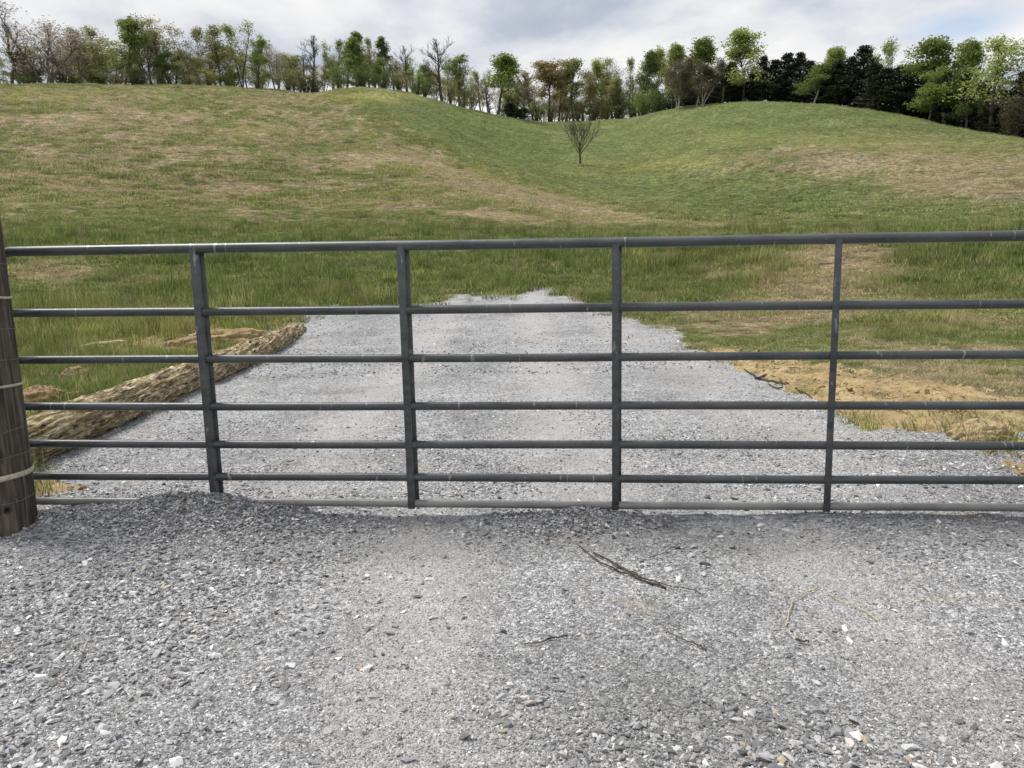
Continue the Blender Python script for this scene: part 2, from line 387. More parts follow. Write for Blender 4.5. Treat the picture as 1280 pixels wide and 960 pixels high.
def mat_stone():
    m = MT('limestone_chip', .8, .3)
    oi = m.n('ShaderNodeObjectInfo').outputs['Random']; p = m.pos()
    c = m.ramp(oi, [(0, (.12, .12, .125)), (.3, (.235, .236, .244)), (.62, (.35, .352, .362)), (.86, (.52, .522, .53)), (.955, (.84, .83, .81)), (.960, (.38, .28, .19)), (.970, (.50, .41, .31)), (1.0, (.5, .5, .5))])
    n = m.noise(p, 160, 3, .6)
    c = m.mix(1.0, c, m.ramp(n, [(.3, .78), (.7, 1.15)]), 'MULTIPLY')
    c = m.mix(m.math('MULTIPLY', m.at('damp', True), .6), c, (.11, .11, .105))
    m.base(c); m.bump(n, .4, .002); return m.m
def mat_dirt():
    m = MT('bare_clay', .95, .1); p = m.pos()
    n1 = m.noise(p, 2.4, 6, .65); n2 = m.noise(p, 22, 6, .7); n3 = m.noise(p, 70, 3, .6)
    c = m.ramp(n1, [(.33, (.21, .155, .08)), (.5, (.40, .30, .155)), (.66, (.54, .43, .25))])
    c = m.mix(m.ramp(n2, [(.5, 0.0), (.68, .7)]), c, (.22, .165, .10))
    c = m.mix(m.ramp(n3, [(.58, 0.0), (.7, .6)]), c, (.66, .56, .38))
    m.base(c); m.bump(m.math('ADD', n2, m.math('MULTIPLY', n3, .5)), .9, .035); return m.m
def mat_grass(name, inst=True, dryness=0.0):
    m = MT(name, .6, .25)
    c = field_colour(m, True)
    c = m.mix(.15, c, (.24, .30, .08))
    oi = m.n('ShaderNodeObjectInfo').outputs['Random']
    ri = m.n('ShaderNodeNewGeometry').outputs['Random Per Island']
    c = m.mix(m.ramp(ri, [(.72, 0.0), (.82, .65)]), c, (.34, .30, .16))
    c = m.mix(1.0, c, m.ramp(ri, [(0, .6), (.6, 1.15), (1, 1.6)]), 'MULTIPLY')
    c = m.mix(1.0, c, m.ramp(oi, [(0, .62), (.5, 1.0), (1, 1.4)]), 'MULTIPLY')
    m.base(c)
    tr = m.n('ShaderNodeBsdfTranslucent'); m.set(tr, 0, c); mx = m.n('ShaderNodeMixShader'); mx.inputs[0].default_value = .35
    m.t.links.new(m.b.outputs[0], mx.inputs[1]); m.t.links.new(tr.outputs[0], mx.inputs[2])
    m.t.links.new(mx.outputs[0], m.t.nodes['Material Output'].inputs[0]); return m.m
def mat_leaf(name, c0, c1, trans=.48):
    m = MT(name, .65, .2)
    ri = m.n('ShaderNodeNewGeometry').outputs['Random Per Island']; oi = m.n('ShaderNodeObjectInfo').outputs['Random']
    c = m.mix(ri, c0, c1)
    c = m.mix(1.0, c, m.ramp(oi, [(0, .82), (1, 1.18)]), 'MULTIPLY')
    m.base(c); tr = m.n('ShaderNodeBsdfTranslucent'); m.set(tr, 0, c); mx = m.n('ShaderNodeMixShader'); mx.inputs[0].default_value = trans
    m.t.links.new(m.b.outputs[0], mx.inputs[1]); m.t.links.new(tr.outputs[0], mx.inputs[2])
    m.t.links.new(mx.outputs[0], m.t.nodes['Material Output'].inputs[0]); return m.m
def mat_bark(name, a, b, sc=6):
    m = MT(name, .9, .15); n = m.noise(m.scale(m.objc(), (1, 1, .25)), sc, 4, .6)
    m.base(m.ramp(n, [(.35, a), (.65, b)])); return m.m
def mat_gate(name, dusty=0.0):
    m = MT(name, .42, .5); p = m.pos()
    n1 = m.noise(m.scale(p, (1.2, 3, 6)), 3.0, 5, .6); n2 = m.noise(m.scale(p, (14, 3, 3)), 2.6, 3, .5); n3 = m.noise(p, 60, 3, .6)
    c = m.ramp(n1, [(.3, (.058, .064, .067)), (.7, (.125, .133, .138))])
    c = m.mix(m.ramp(n2, [(.665, 0.0), (.70, .7)]), c, (.32, .33, .34))
    c = m.mix(m.ramp(n3, [(.55, 0.0), (.75, .3)]), c, (.22, .22, .21))
    rust = m.noise(m.scale(p, (1, 1, 1), (3, 3, 3)), 4.5, 5, .7)
    c = m.mix(m.ramp(rust, [(.66, 0.0), (.74, .45)]), c, (.11, .05, .03))
    if dusty: c = m.mix(m.ramp(m.noise(p, 5, 5, .6), [(.25, .25 * dusty), (.6, .9 * dusty)]), c, (.30, .295, .28))
    m.base(c); m.b.inputs['Metallic'].default_value = 0.5 if not dusty else .1
    m.set(m.b, 'Roughness', m.ramp(n1, [(.3, .34), (.7, .55)])); m.bump(n3, .12, .002); return m.m
def mat_post():
    m = MT('weathered_creosoted_wood', .85, .2); p = m.objc()
    g = m.noise(m.scale(p, (14, 14, .9)), 2.2, 6, .65, .4); f = m.noise(m.scale(p, (50, 50, 2)), 2.0, 4, .6); b = m.noise(p, 3.5, 4, .6)
    c = m.ramp(g, [(.30, (.026, .022, .019)), (.46, (.080, .066, .053)), (.58, (.165, .138, .112)), (.72, (.28, .24, .20))])
    c = m.mix(m.ramp(b, [(.35, .75), (.6, 0.0)]), c, (.06, .045, .038)); c = m.mix(m.ramp(b, [(.6, 0.0), (.75, .5)]), c, (.26, .21, .17))
    c = m.mix(1.0, c, m.ramp(f, [(.35, .6), (.6, 1.15)]), 'MULTIPLY')
    kn = m.at('knot'); c = m.mix(kn, c, (.018, .012, .010))
    m.base(c); x = m.bump(g, .8, .02); m.bump(f, .6, .008, x); return m.m
def mat_log():
    m = MT('rough_log_bark', .9, .15); p = m.objc()
    q = m.scale(p, (1.6, 11, 11), (0, 0, 0), (.25, 0, .12))
    g = m.noise(q, 2.4, 6, .7, .6); f = m.noise(m.scale(p, (8, 30, 30)), 1.5, 5, .65); b = m.noise(p, 1.6, 5, .65)
    c = m.ramp(g, [(.36, (.05, .035, .02)), (.43, (.25, .185, .105)), (.52, (.54, .44, .27)), (.62, (.80, .70, .49))])
    c = m.mix(m.ramp(b, [(.50, 0.0), (.66, .55)]), c, (.17, .14, .05))
    c = m.mix(m.ramp(m.noise(p, 3.4, 4, .6), [(.56, 0.0), (.7, .6)]), c, (.20, .125, .075))
    c = m.mix(1.0, c, m.ramp(f, [(.36, .45), (.6, 1.3)]), 'MULTIPLY')
    m.base(c); x = m.bump(g, 1.0, .07); m.bump(f, .8, .015, x); return m.m
def mat_plain(name, c0, c1, sc=30, rough=.8, stretch=(1, 1, 1), bump=.3):
    m = MT(name, rough, .25); n = m.noise(m.scale(m.objc(), stretch), sc, 4, .6); m.base(m.ramp(n, [(.35, c0), (.65, c1)])); m.bump(n, bump, .004); return m.m

M_FIELD = mat_field(); M_GRAV = mat_gravel(); M_STONE = mat_stone(); M_DIRT = mat_dirt(); M_GRASS = mat_grass('grass_blades')

# ------------------------------------------------------------------ near ground layout (metres, from measured points)
GP = [(-330, 960), (-330, 640), (-60, 626), (60, 622), (110, 612), (60, 600), (-80, 592), (-20, 572), (130, 515), (240, 456), (310, 425), (372, 402), (350, 398), (300, 402), (330, 394), (400, 381), (460, 378),
      (548, 377), (560, 368), (605, 366), (640, 371), (664, 357), (702, 359), (742, 378), (800, 400), (850, 410), (868, 434), (915, 455),
      (960, 478), (1000, 495), (1060, 530), (1110, 550), (1180, 556), (1230, 566), (1290, 580), (1500, 620), (1700, 700), (1700, 1200), (-400, 1200)]
def poly_world(pts):
    o = []
    for a, b in pts:
        if b > 900: 
            d = ray(a, b); t = -CZ / d[2]; o.append((d[0] * t, d[1] * t))
        else: o.append(ground_hit(a, b))
    return np.array(o)
GPOLY = poly_world(GP); GPOLY[0] = (-6, .3); GPOLY[-1] = (-7, -8); GPOLY[-2] = (9, -8); GPOLY[0] = (-7, 0.3)
DPOLYS = [poly_world(q) for q in [
    [(845, 440), (900, 470), (940, 495), (980, 515), (1040, 548), (1100, 566), (1180, 575), (1230, 585), (1290, 600), (1500, 650), (1600, 540), (1330, 505), (1240, 492), (1150, 480), (1050, 460), (980, 450), (920, 438)],
    [(60, 500), (40, 495), (-120, 520), (-160, 640), (-60, 636), (60, 632), (170, 622), (160, 580), (60, 590), (80, 560), (200, 500), (130, 520)],
    [(100, 441), (120, 432), (200, 424), (330, 404), (350, 398), (372, 396), (340, 420), (240, 450), (190, 447)],
]]
def inside(P, x, y):
    c = np.zeros(x.shape, bool); n = len(P)
    for i in range(n):
        x0, y0 = P[i]; x1, y1 = P[(i + 1) % n]
        if y0 == y1: continue
        t = ((y0 > y) != (y1 > y)) & (x < (x1 - x0) * (y - y0) / (y1 - y0) + x0); c ^= t
    return c
def classify(x, y):
    s = np.clip(y / 8, .35, 3.0)
    wx = x + (fbm(x * 2.2, y * 2.2, 4, 51, .6) - .5) * .40 * s; wy = y + (fbm(x * 2.2, y * 2.2, 4, 61, .6) - .5) * .40 * s
    k = np.zeros(x.shape, int); hx = wx + (fbm(x * 6, y * 4, 3, 53, .7) - .5) * .9 * s; hy = wy + (fbm(x * 6, y * 4, 3, 57, .7) - .5) * 1.3 * s
    for P in DPOLYS: k[inside(P, hx, hy)] = 2
    k[inside(GPOLY, wx, wy)] = 1
    # gravel spilled thinly over the clay at the right hand side of the gate
    mixz = (k == 2) & (x > 2.6) & (y < 5.6) & (fbm(x * 3, y * 3, 4, 71) > .52); k[mixz] = 1
    mix2 = (k == 1) & (x > 3.0) & (y < 5.6) & (y > 3.7) & (fbm(x * 2.2, y * 3.2, 4, 75) > .56); k[mix2] = 2
    return k
GX0, GY0, TH = 0.5307, 3.8, 0.0670       # gate reference point, turn
def gate_pt(u, z, w=0.0): return (GX0 + u * math.cos(TH) + w * math.sin(TH), GY0 - u * math.sin(TH) + w * math.cos(TH), z)
def g2(x, y, cx, cy, rx, ry): return np.exp(-(((x - cx) / rx) ** 2 + ((y - cy) / ry) ** 2))
MX = [ground_hit(a, b) for a, b in ((250, 655), (190, 655), (330, 655), (725, 655), (90, 650), (890, 615), (1000, 480), (1235, 545))]
def micro(x, y):
    """height of the loose surface above the firm ground"""
    z = (fbm(x * 1.1, y * 1.1, 3, 81) - .5) * .05 + (fbm(x * 5, y * 5, 3, 91) - .5) * .022
    z = z + (fbm(x * 26, y * 26, 3, 95) - .5) * .013
    b = fbm(x * 9, y * 9, 3, 97)
    z = z + .088 * g2(x, y, MX[0][0], MX[0][1] + .08, .42, .15) * (.5 + 1.0 * b) + .05 * g2(x, y, MX[1][0], MX[1][1] + .05, .35, .16) + .03 * g2(x, y, MX[2][0], MX[2][1] + .02, .30, .12)
    z = z + .055 * g2(x, y, MX[3][0], MX[3][1] + .05, .22, .12) * (.6 + .8 * b) + .05 * g2(x, y, MX[4][0], MX[4][1], .30, .2)
    z = z + .035 * g2(x, y, MX[5][0], MX[5][1], .16, .12) * b
    z = z - .012 * g2(x, y, 0.6, 3.30, 2.2, .35)                       # shallow trough just before the gate
    # ripples left by the grader near the log
    z = z + .012 * np.sin((x * .8 + y * .6) * 14) * g2(x, y, -2.6, 8.5, 1.1, 2.2)
    return z * (1 - .0 * x)
def dust_f(x, y):
    w = (fbm(x * .8, y * .8, 3, 201) - .5) * .5; xx = x + w
    near = np.exp(-((xx + .38) / .26) ** 2) + np.exp(-((xx - 1.25) / .24) ** 2) * .9
    far = np.exp(-((xx + 1.35) / .30) ** 2) + np.exp(-((xx - .45) / .34) ** 2) + .6 * np.exp(-((xx - 2.0) / .5) ** 2)
    t = sst(3.2, 4.6, y); return np.clip((near * (1 - t) + far * t) * (.45 + 1.0 * fbm(x * 2, y * 2, 4, 205)), 0, 1)
def near_z(x, y): return zfun(x, y) + micro(x, y) * sst(26, 20, y) + .0
def nz(x, y): return float(near_z(np.array([x]), np.array([y]))[0])
def damp_f(x, y):
    d = .8 * g2(x, y, 0.2, 3.42, 1.9, .17) + .65 * g2(x, y, 2.1, 3.35, 1.5, .25) + .5 * g2(x, y, MX[0][0], MX[0][1] + .1, .5, .2) + .5 * g2(x, y, .3, 2.35, .35, .25)
    d = d + .9 * g2(x, y, .45, 1.95, .6, .28) + .1 * g2(x, y, -1.5, 2.7, .5, .5) + .4 * g2(x, y, 1.1, 2.4, .5, .5) + .35 * g2(x, y, 3.2, 5.2, 1.6, .5)
    return .55 * np.clip(d * (.3 + 1.4 * fbm(x * 3, y * 3, 4, 101)), 0, 1)

ys = [0.4]
while ys[-1] < 24.5: ys.append(ys[-1] + max(.016, .0055 * ys[-1]))
ys = np.array(ys); NXG = 620
tt = np.linspace(-1, 1, NXG)
def xrow(y): return np.minimum(1.1 + y * .95, 9.5)
XX = tt[None, :] * xrow(ys)[:, None] + .15 * ys[:, None] * 0; YY = np.repeat(ys[:, None], NXG, 1)
ZZ = near_z(XX, YY)
fx = (XX[:-1, :-1] + XX[1:, 1:]) / 2; fy = (YY[:-1, :-1] + YY[1:, 1:]) / 2
KK = classify(fx, fy); K0 = classify(XX, YY); CLAY = (fbm(XX * 4, YY * 4, 5, 171, .62) - .5) * .16 + .02; ZZ = ZZ + np.where(K0 == 2, CLAY, 0)
KK[:, :3] = np.where(KK[:, :3] == 0, 0, KK[:, :3])
idx = np.arange(XX.size).reshape(XX.shape)
quads = np.stack([idx[:-1, :-1], idx[:-1, 1:], idx[1:, 1:], idx[1:, :-1]], -1)
def sub_sheet(name, sel, mat, lift=0.0):
    q = quads[sel]; u, inv = np.unique(q, return_inverse=True)
    v = np.stack([XX.ravel()[u], YY.ravel()[u], ZZ.ravel()[u] + lift], -1)
    me = npmesh(name, v, inv.ravel(), np.full(len(q), 4), [mat], True)
    return me, v
gm, gv = sub_sheet('gravel_driveway', KK == 1, M_GRAV); attr(gm, 'damp', damp_f(gv[:, 0], gv[:, 1])); attr(gm, 'dust', dust_f(gv[:, 0], gv[:, 1]))
tag(link('gravel_driveway', gm), 'grey crushed stone driveway running under the gate', kind='structure')
dm, dv = sub_sheet('bare_dirt', KK == 2, M_DIRT); tag(link('bare_dirt', dm), 'tan bare clay beside the gravel', kind='structure')

# ------------------------------------------------------------------ terrain sheets
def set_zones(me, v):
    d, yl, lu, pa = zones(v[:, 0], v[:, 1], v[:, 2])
    attr(me, 'dry', d); attr(me, 'yel', yl); attr(me, 'lush_shade', lu); attr(me, 'past', pa)
am = np.radians(np.concatenate([np.arange(-180, -60, 4.0), np.arange(-60, -40, 1.0), np.arange(-40, 40, .14), np.arange(40, 60, 1.0), np.arange(60, 180, 4.0)]))
rm = np.exp(np.arange(math.log(.35), math.log(900), .0125)); rm = np.concatenate([[0.02], rm])
A2, R2 = np.meshgrid(am, rm, indexing='ij'); TX = R2 * np.sin(A2); TY = R2 * np.cos(A2); TZ = zfun(TX, TY)
xr = xrow(TY)
ins = np.minimum(sst(0.12, .5, TY - .4) * sst(.1, .5, xr - abs(TX)), sst(.1, .6, 24.2 - TY))
TZ = TZ + (micro(TX, TY) * sst(26, 20, TY)) * (ins < .05) * (R2 < 27)
TZ = TZ - .30 * ins - .012 * (ins == 0) * (R2 < 25)
na, nr = TX.shape; ii = np.arange(na * nr).reshape(na, nr)
inx = np.concatenate([ii, ii[:1]], 0)
q = np.stack([inx[:-1, :-1], inx[:-1, 1:], inx[1:, 1:], inx[1:, :-1]], -1).reshape(-1, 4)
tv = np.stack([TX.ravel(), TY.ravel(), TZ.ravel()], -1)
# one sheet: the near turf cells are joined to the hill mesh
nq = quads[KK == 0]; u, inv = np.unique(nq, return_inverse=True)
nv = np.stack([XX.ravel()[u], YY.ravel()[u], ZZ.ravel()[u]], -1)
av = np.concatenate([tv, nv]); af = np.concatenate([q.ravel(), (inv.ravel() + len(tv))])
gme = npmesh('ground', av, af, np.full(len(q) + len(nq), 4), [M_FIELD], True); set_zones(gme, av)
tag(link('ground', gme), 'rolling grass hills behind the gate', kind='structure')

# ------------------------------------------------------------------ scatter with geometry nodes (only uncountable stuff)
def hidden_collection(name, meshes):
    c = bpy.data.collections.new(name)
    for i, me in enumerate(meshes): c.objects.link(bpy.data.objects.new(f'{name}_{i:02d}', me))
    return c
def scatter(name, pts, rot, scl, coll, nvar, attrs, rng):
    me = bpy.data.meshes.new(name); me.vertices.add(len(pts)); me.vertices.foreach_set('co', np.asarray(pts, np.float32).ravel())
    attr(me, 'rot', rot, 'FLOAT_VECTOR'); attr(me, 'scl', scl, 'FLOAT_VECTOR'); attr(me, 'pick', rng.integers(0, nvar, len(pts)), 'INT')
    for k_, v_ in attrs.items(): attr(me, k_, v_)
    o = link(name, me); g = bpy.data.node_groups.new(name, 'GeometryNodeTree')
    g.interface.new_socket('Geometry', in_out='INPUT', socket_type='NodeSocketGeometry'); g.interface.new_socket('Geometry', in_out='OUTPUT', socket_type='NodeSocketGeometry')
    gi = g.nodes.new('NodeGroupInput'); go = g.nodes.new('NodeGroupOutput'); ip = g.nodes.new('GeometryNodeInstanceOnPoints')
    ci = g.nodes.new('GeometryNodeCollectionInfo'); ci.inputs['Collection'].default_value = coll; ci.inputs['Separate Children'].default_value = True; ci.inputs['Reset Children'].default_value = True
    ip.inputs['Pick Instance'].default_value = True
    def na_(n, t):
        a = g.nodes.new('GeometryNodeInputNamedAttribute'); a.data_type = t; a.inputs[0].default_value = n; return a.outputs[0]
    g.links.new(gi.outputs[0], ip.inputs['Points']); g.links.new(ci.outputs[0], ip.inputs['Instance'])
    g.links.new(na_('pick', 'INT'), ip.inputs['Instance Index']); g.links.new(na_('rot', 'FLOAT_VECTOR'), ip.inputs['Rotation']); g.links.new(na_('scl', 'FLOAT_VECTOR'), ip.inputs['Scale'])
    g.links.new(ip.outputs[0], go.inputs[0])
    md = o.modifiers.new('scatter', 'NODES'); md.node_group = g; return o

rng = np.random.default_rng(7)
# ---- crushed stone
def stone_mesh(i):
    r = np.random.default_rng(100 + i); import bmesh
    bm = bmesh.new()
    for k_ in range(13):
        p = r.normal(size=3); p /= np.linalg.norm(p); p *= r.uniform(.75, 1.1); bm.verts.new(p * np.array([.5, .36, .22]))
    bmesh.ops.convex_hull(bm, input=bm.verts)
    for v_ in [v_ for v_ in bm.verts if not v_.link_faces]: bm.verts.remove(v_)
    me = bpy.data.meshes.new('stone'); bm.to_mesh(me); bm.free(); me.materials.append(M_STONE); return me
c_st = hidden_collection('stone', [stone_mesh(i) for i in range(14)])
def stones():
    P = []; S = []
    def batch(n, y0, y1, smin, smax, coarse, pw=1.0):
        y = (y0 ** (-pw) + rng.random(n) * (y1 ** (-pw) - y0 ** (-pw))) ** (-1 / pw)   # denser close by
        x = rng.uniform(-1, 1, n) * (0.75 + y * .72)
        dens = fbm(x * 1.3, y * 1.3, 4, 111) + .25 * (fbm(x * 7, y * 7, 2, 115) - .5)
        dens = dens + .20 * g2(x, y, -1.5, 2.9, .8, .9) + .22 * g2(x, y, .5, 1.9, .6, .35) + .45 * g2(x, y, MX[0][0], MX[0][1], .6, .3) + .15 * g2(x, y, 2.6, 3.4, 1.5, 1.0) - .10 * g2(x, y, -.5, 2.3, .5, 1.2) + .16 * g2(x, y, 2.4, 5, 1.2, .8)
        dens = dens - .24 * dust_f(x, y) * (smax > .02)
        keep = rng.random(n) < sst(.40, .62, dens) * coarse + (1 - coarse)
        x, y = x[keep], y[keep]; k_ = classify(x, y); k2 = classify(x + rng.normal(0, .12, len(x)) * (1 + y / 6), y + rng.normal(0, .12, len(x)) * (1 + y / 4)); ok = (k_ == 1) | ((k_ == 2) & (rng.random(len(x)) < .06)) | ((k_ != 1) & (k2 == 1) & (rng.random(len(x)) < .45)); x, y = x[ok], y[ok]
        s = smin * (smax / smin) ** (rng.random(len(x)) ** 2.2); P.append(np.stack([x, y, near_z(x, y)], -1)); S.append(s)
    batch(150000, 1.45, 5.2, .005, .013, .25)
    batch(52000, 1.45, 5.5, .010, .026, .95)
    batch(5000, 1.45, 5.5, .028, .050, .9)
    batch(70000, 4.2, 13, .010, .030, .8)
    batch(12000, 9, 22, .03, .055, .4)
    for cx, cy, sx_, sy_, n in ((MX[0][0], MX[0][1] + .02, .34, .14, 5200), (MX[3][0], MX[3][1] + .02, .20, .10, 1500), (MX[4][0], MX[4][1], .22, .14, 900), (-1.45, 3.0, .45, .45, 2600)):
        x = rng.normal(cx, sx_, n); y = rng.normal(cy, sy_, n); P.append(np.stack([x, y, near_z(x, y) + rng.uniform(0, .006, n)], -1)); S.append(.010 * 3.2 ** (rng.random(n) ** 1.6))
    P = np.concatenate(P); S = np.concatenate(S); n = len(P)
    # heaped stones on the mounds
    rot = np.stack([rng.normal(0, .35, n), rng.normal(0, .35, n), rng.uniform(0, 6.28, n)], -1)
    sc = S[:, None] * np.stack([rng.uniform(.9, 1.5, n), rng.uniform(.8, 1.3, n), rng.uniform(.7, 1.3, n)], -1)
    P[:, 2] += S * .06
    o = scatter('crushed_stone', P, rot, sc, c_st, 14, {'damp': damp_f(P[:, 0], P[:, 1])}, rng); tag(o, 'loose grey crushed limestone chips over the driveway', 'gravel', kind='stuff')
stones()
M_CRUMB = mat_plain('clay_crumb', (.22, .15, .085), (.50, .38, .22), 30)
def crumb_mesh(i):
    me = stone_mesh(40 + i); me.materials.clear(); me.materials.append(M_CRUMB); return me
c_cr = hidden_collection('crumb', [crumb_mesh(i) for i in range(6)])
n = 110000; y = 3.3 + rng.random(n) ** .7 * 12; x = rng.uniform(-1, 1, n) * (1 + y * .72); k_ = classify(x, y); ok = (k_ == 2) & (rng.random(n) < sst(.35, .6, fbm(x * 3, y * 3, 3, 181))); x, y = x[ok], y[ok]; n = len(x)
sz = .010 * (9.0) ** (rng.random(n) ** 3)
o = scatter('clay_crumbs', np.stack([x, y, near_z(x, y) + (fbm(x * 4, y * 4, 5, 171, .62) - .5) * .16 + .02], -1), np.stack([rng.normal(0, .4, n), rng.normal(0, .4, n), rng.uniform(0, 6.28, n)], -1), sz[:, None] * np.stack([rng.uniform(.8, 1.5, n), rng.uniform(.7, 1.2, n), rng.uniform(.7, 1.6, n)], -1), c_cr, 6, {}, rng)
tag(o, 'crumbs of tan clay scattered on the bare dirt', 'soil', kind='stuff')
# ---- grass
def tuft_mesh(i, nb, h, spread, lean, wid):
    r = np.random.default_rng(300 + i); V = []; Fc = []; Fs = []
    for b in range(nb):
        a = r.uniform(0, 6.28); rr = spread * r.random() ** .6; bx, by = rr * math.cos(a), rr * math.sin(a)
        hh = h * r.uniform(.45, 1.1); w = wid * r.uniform(.7, 1.3); la = r.uniform(0, 6.28); l = lean * hh * r.uniform(.2, 1.2); dx, dy = math.cos(la), math.sin(la)
        wa = r.uniform(0, 3.14); wx_, wy_ = math.cos(wa) * w / 2, math.sin(wa) * w / 2; o = len(V)
        for t, ws in ((0, 1), (.5, .85)):
            cx, cy, cz = bx + dx * l * t * t, by + dy * l * t * t, hh * t - .02
            V += [(cx - wx_ * ws, cy - wy_ * ws, cz), (cx + wx_ * ws, cy + wy_ * ws, cz)]
        V.append((bx + dx * l, by + dy * l, hh * .95)); Fc += [o, o + 1, o + 3, o + 2, o + 2, o + 3, o + 4]; Fs += [4, 3]
    return npmesh('tuft', V, Fc, Fs, [M_GRASS])
c_nr = hidden_collection('near_tuft', [tuft_mesh(i, 40, .13, .13, .7, .006) for i in range(5)])
c_md = hidden_collection('meadow_tuft', [tuft_mesh(10 + i, 60, .27, .26, .45, .012) for i in range(5)])
c_fr = hidden_collection('hill_tuft', [tuft_mesh(20 + i, 50, .30, .50, .6, .035) for i in range(5)])
def grass(name, label, n, r0, r1, coll, pw, zmul):
    r = (r0 ** (2 - pw) + rng.random(n) * (r1 ** (2 - pw) - r0 ** (2 - pw))) ** (1 / (2 - pw)) if pw != 2 else r0 * (r1 / r0) ** rng.random(n)
    az = rng.uniform(-R_(38), R_(38), n); x = r * np.sin(az); y = r * np.cos(az); near = (r < 30) & (abs(x) < xrow(y)) & (y < 24)
    k_ = np.zeros(n, int); k_[near] = classify(x[near], y[near]); k2 = np.zeros(n, int); k2[near] = classify(x[near] + rng.normal(0, .12, near.sum()) * (1 + y[near] / 12), y[near] + rng.normal(0, .2, near.sum()) * (1 + y[near] / 8)); ok = (k_ == 0) | ((k_ == 2) & (rng.random(n) < .14)) | ((k_ > 0) & (k2 == 0) & (rng.random(n) < .4)); x, y, r = x[ok], y[ok], r[ok]
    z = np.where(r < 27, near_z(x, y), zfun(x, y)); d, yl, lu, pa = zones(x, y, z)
    vis = rng.random(len(x)) < (1 - .45 * d) * (1 - .6 * pa)
    x, y, z, d, yl, lu, pa, r = (q_[vis] for q_ in (x, y, z, d, yl, lu, pa, r)); m = len(x)
    d2 = np.clip(d + (rng.random(m) < .22 * (1 - .6 * lu)) * rng.uniform(.4, 1.0, m) - (rng.random(m) < .18) * .6, 0, 1)
    hs = zmul * (.45 + .75 * lu) * (1 - .55 * pa) * (1 - .45 * d) * rng.uniform(.6, 1.3, m) * (.3 + 2.6 * fbm(x / 1.5, y / 1.5, 3, 131) ** 2) * (.75 + .5 * fbm(x / .5, y / .5, 2, 133))
    ws = rng.uniform(.8, 1.3, m); hs = hs * np.where(rng.random(m) < .08, 1.9, 1.0) * np.where(rng.random(m) < .3, .6, 1.0)
    o = scatter(name, np.stack([x, y, z], -1), np.stack([rng.normal(0, .08, m), rng.normal(0, .08, m), rng.uniform(0, 6.28, m)], -1), np.stack([ws, ws, hs], -1), coll, 5,
                {'dry': d2, 'yel': np.clip(yl + (rng.random(m) < .13) * .6, 0, 1), 'lush_shade': lu, 'past': pa}, rng)
    tag(o, label, 'grass', kind='stuff')
grass('short_grass', 'short green grass beside the gravel and the log', 34000, 5, 19, c_nr, 1.0, .95)
grass('meadow_grass', 'tall green meadow grass at the foot of the hill', 56000, 15, 55, c_md, 1.2, .60)
grass('hill_grass', 'patchy green and dry grass covering the hills', 90000, 45, 225, c_fr, 1.2, 1.0)

# ------------------------------------------------------------------ the gate
M_GATE = mat_gate('grey_painted_steel'); M_GATEB = mat_gate('dusty_grey_steel', 1.0)
gate = empty('farm_gate', gate_pt(0, 0))
tag(gate, 'long dark grey tubular steel farm gate with seven rails, closed across the gravel drive', 'gate')
gate.rotation_euler = (0, 0, -TH)
RZ = [1.394, 1.074, .826, .576, .372, .194, .052]; RRAD = [.0255, .0225, .0215, .0215, .0215, .0215, .0205]
U0, U1, SP = -3.215, 3.75, 1.0662
def rail_pts(z, r, u0, u1, seed, n=40):
    rr = random.Random(seed); ph = rr.uniform(0, 6); o = []
    for i in range(n + 1):
        u_ = u0 + (u1 - u0) * i / n; o.append((u_, .0015 * math.sin(u_ * 2.1 + ph), z - .0071 * u_ + .0015 * math.sin(u_ * 1.7 + ph)))
    return o
for i, (z, r) in enumerate(zip(RZ, RRAD)):
    mb = MB()
    if i == 0:
        pts = rail_pts(z, r, U0 + .09, U1 - .09, i)
        L_ = [(U0, 0, z - .30 + .022), (U0, 0, z - .11 + .022), (U0 + .012, 0, z - .05 + .022), (U0 + .045, 0, z - .012 + .022)]
        Rr = [(U1 - .045, 0, z - .012 - .0071 * U1), (U1 - .012, 0, z - .05 - .0071 * U1), (U1, 0, z - .11 - .0071 * U1), (U1, 0, z - .30 - .0071 * U1)]
        pts = L_ + pts + Rr
    elif i == 6: pts = rail_pts(z, r, U0 + .023, U1 - .023, i)
    else: pts = rail_pts(z, r, U0 + .023, U1 - .023, i)
    mb.tube(pts, [r] * len(pts), 20); link('rail', mb.mesh('rail', M_GATEB if i == 6 else M_GATE, True), gate)
for s_, uu in ((1, U0), (-1, U1)):
    mb = MB(); zt = RZ[0] - .30 - .0071 * uu; mb.tube([(uu, 0, .03 - .0071 * uu), (uu, 0, zt)], [.0235, .0235], 20); link('end_tube', mb.mesh('end_tube', M_GATE, True), gate)
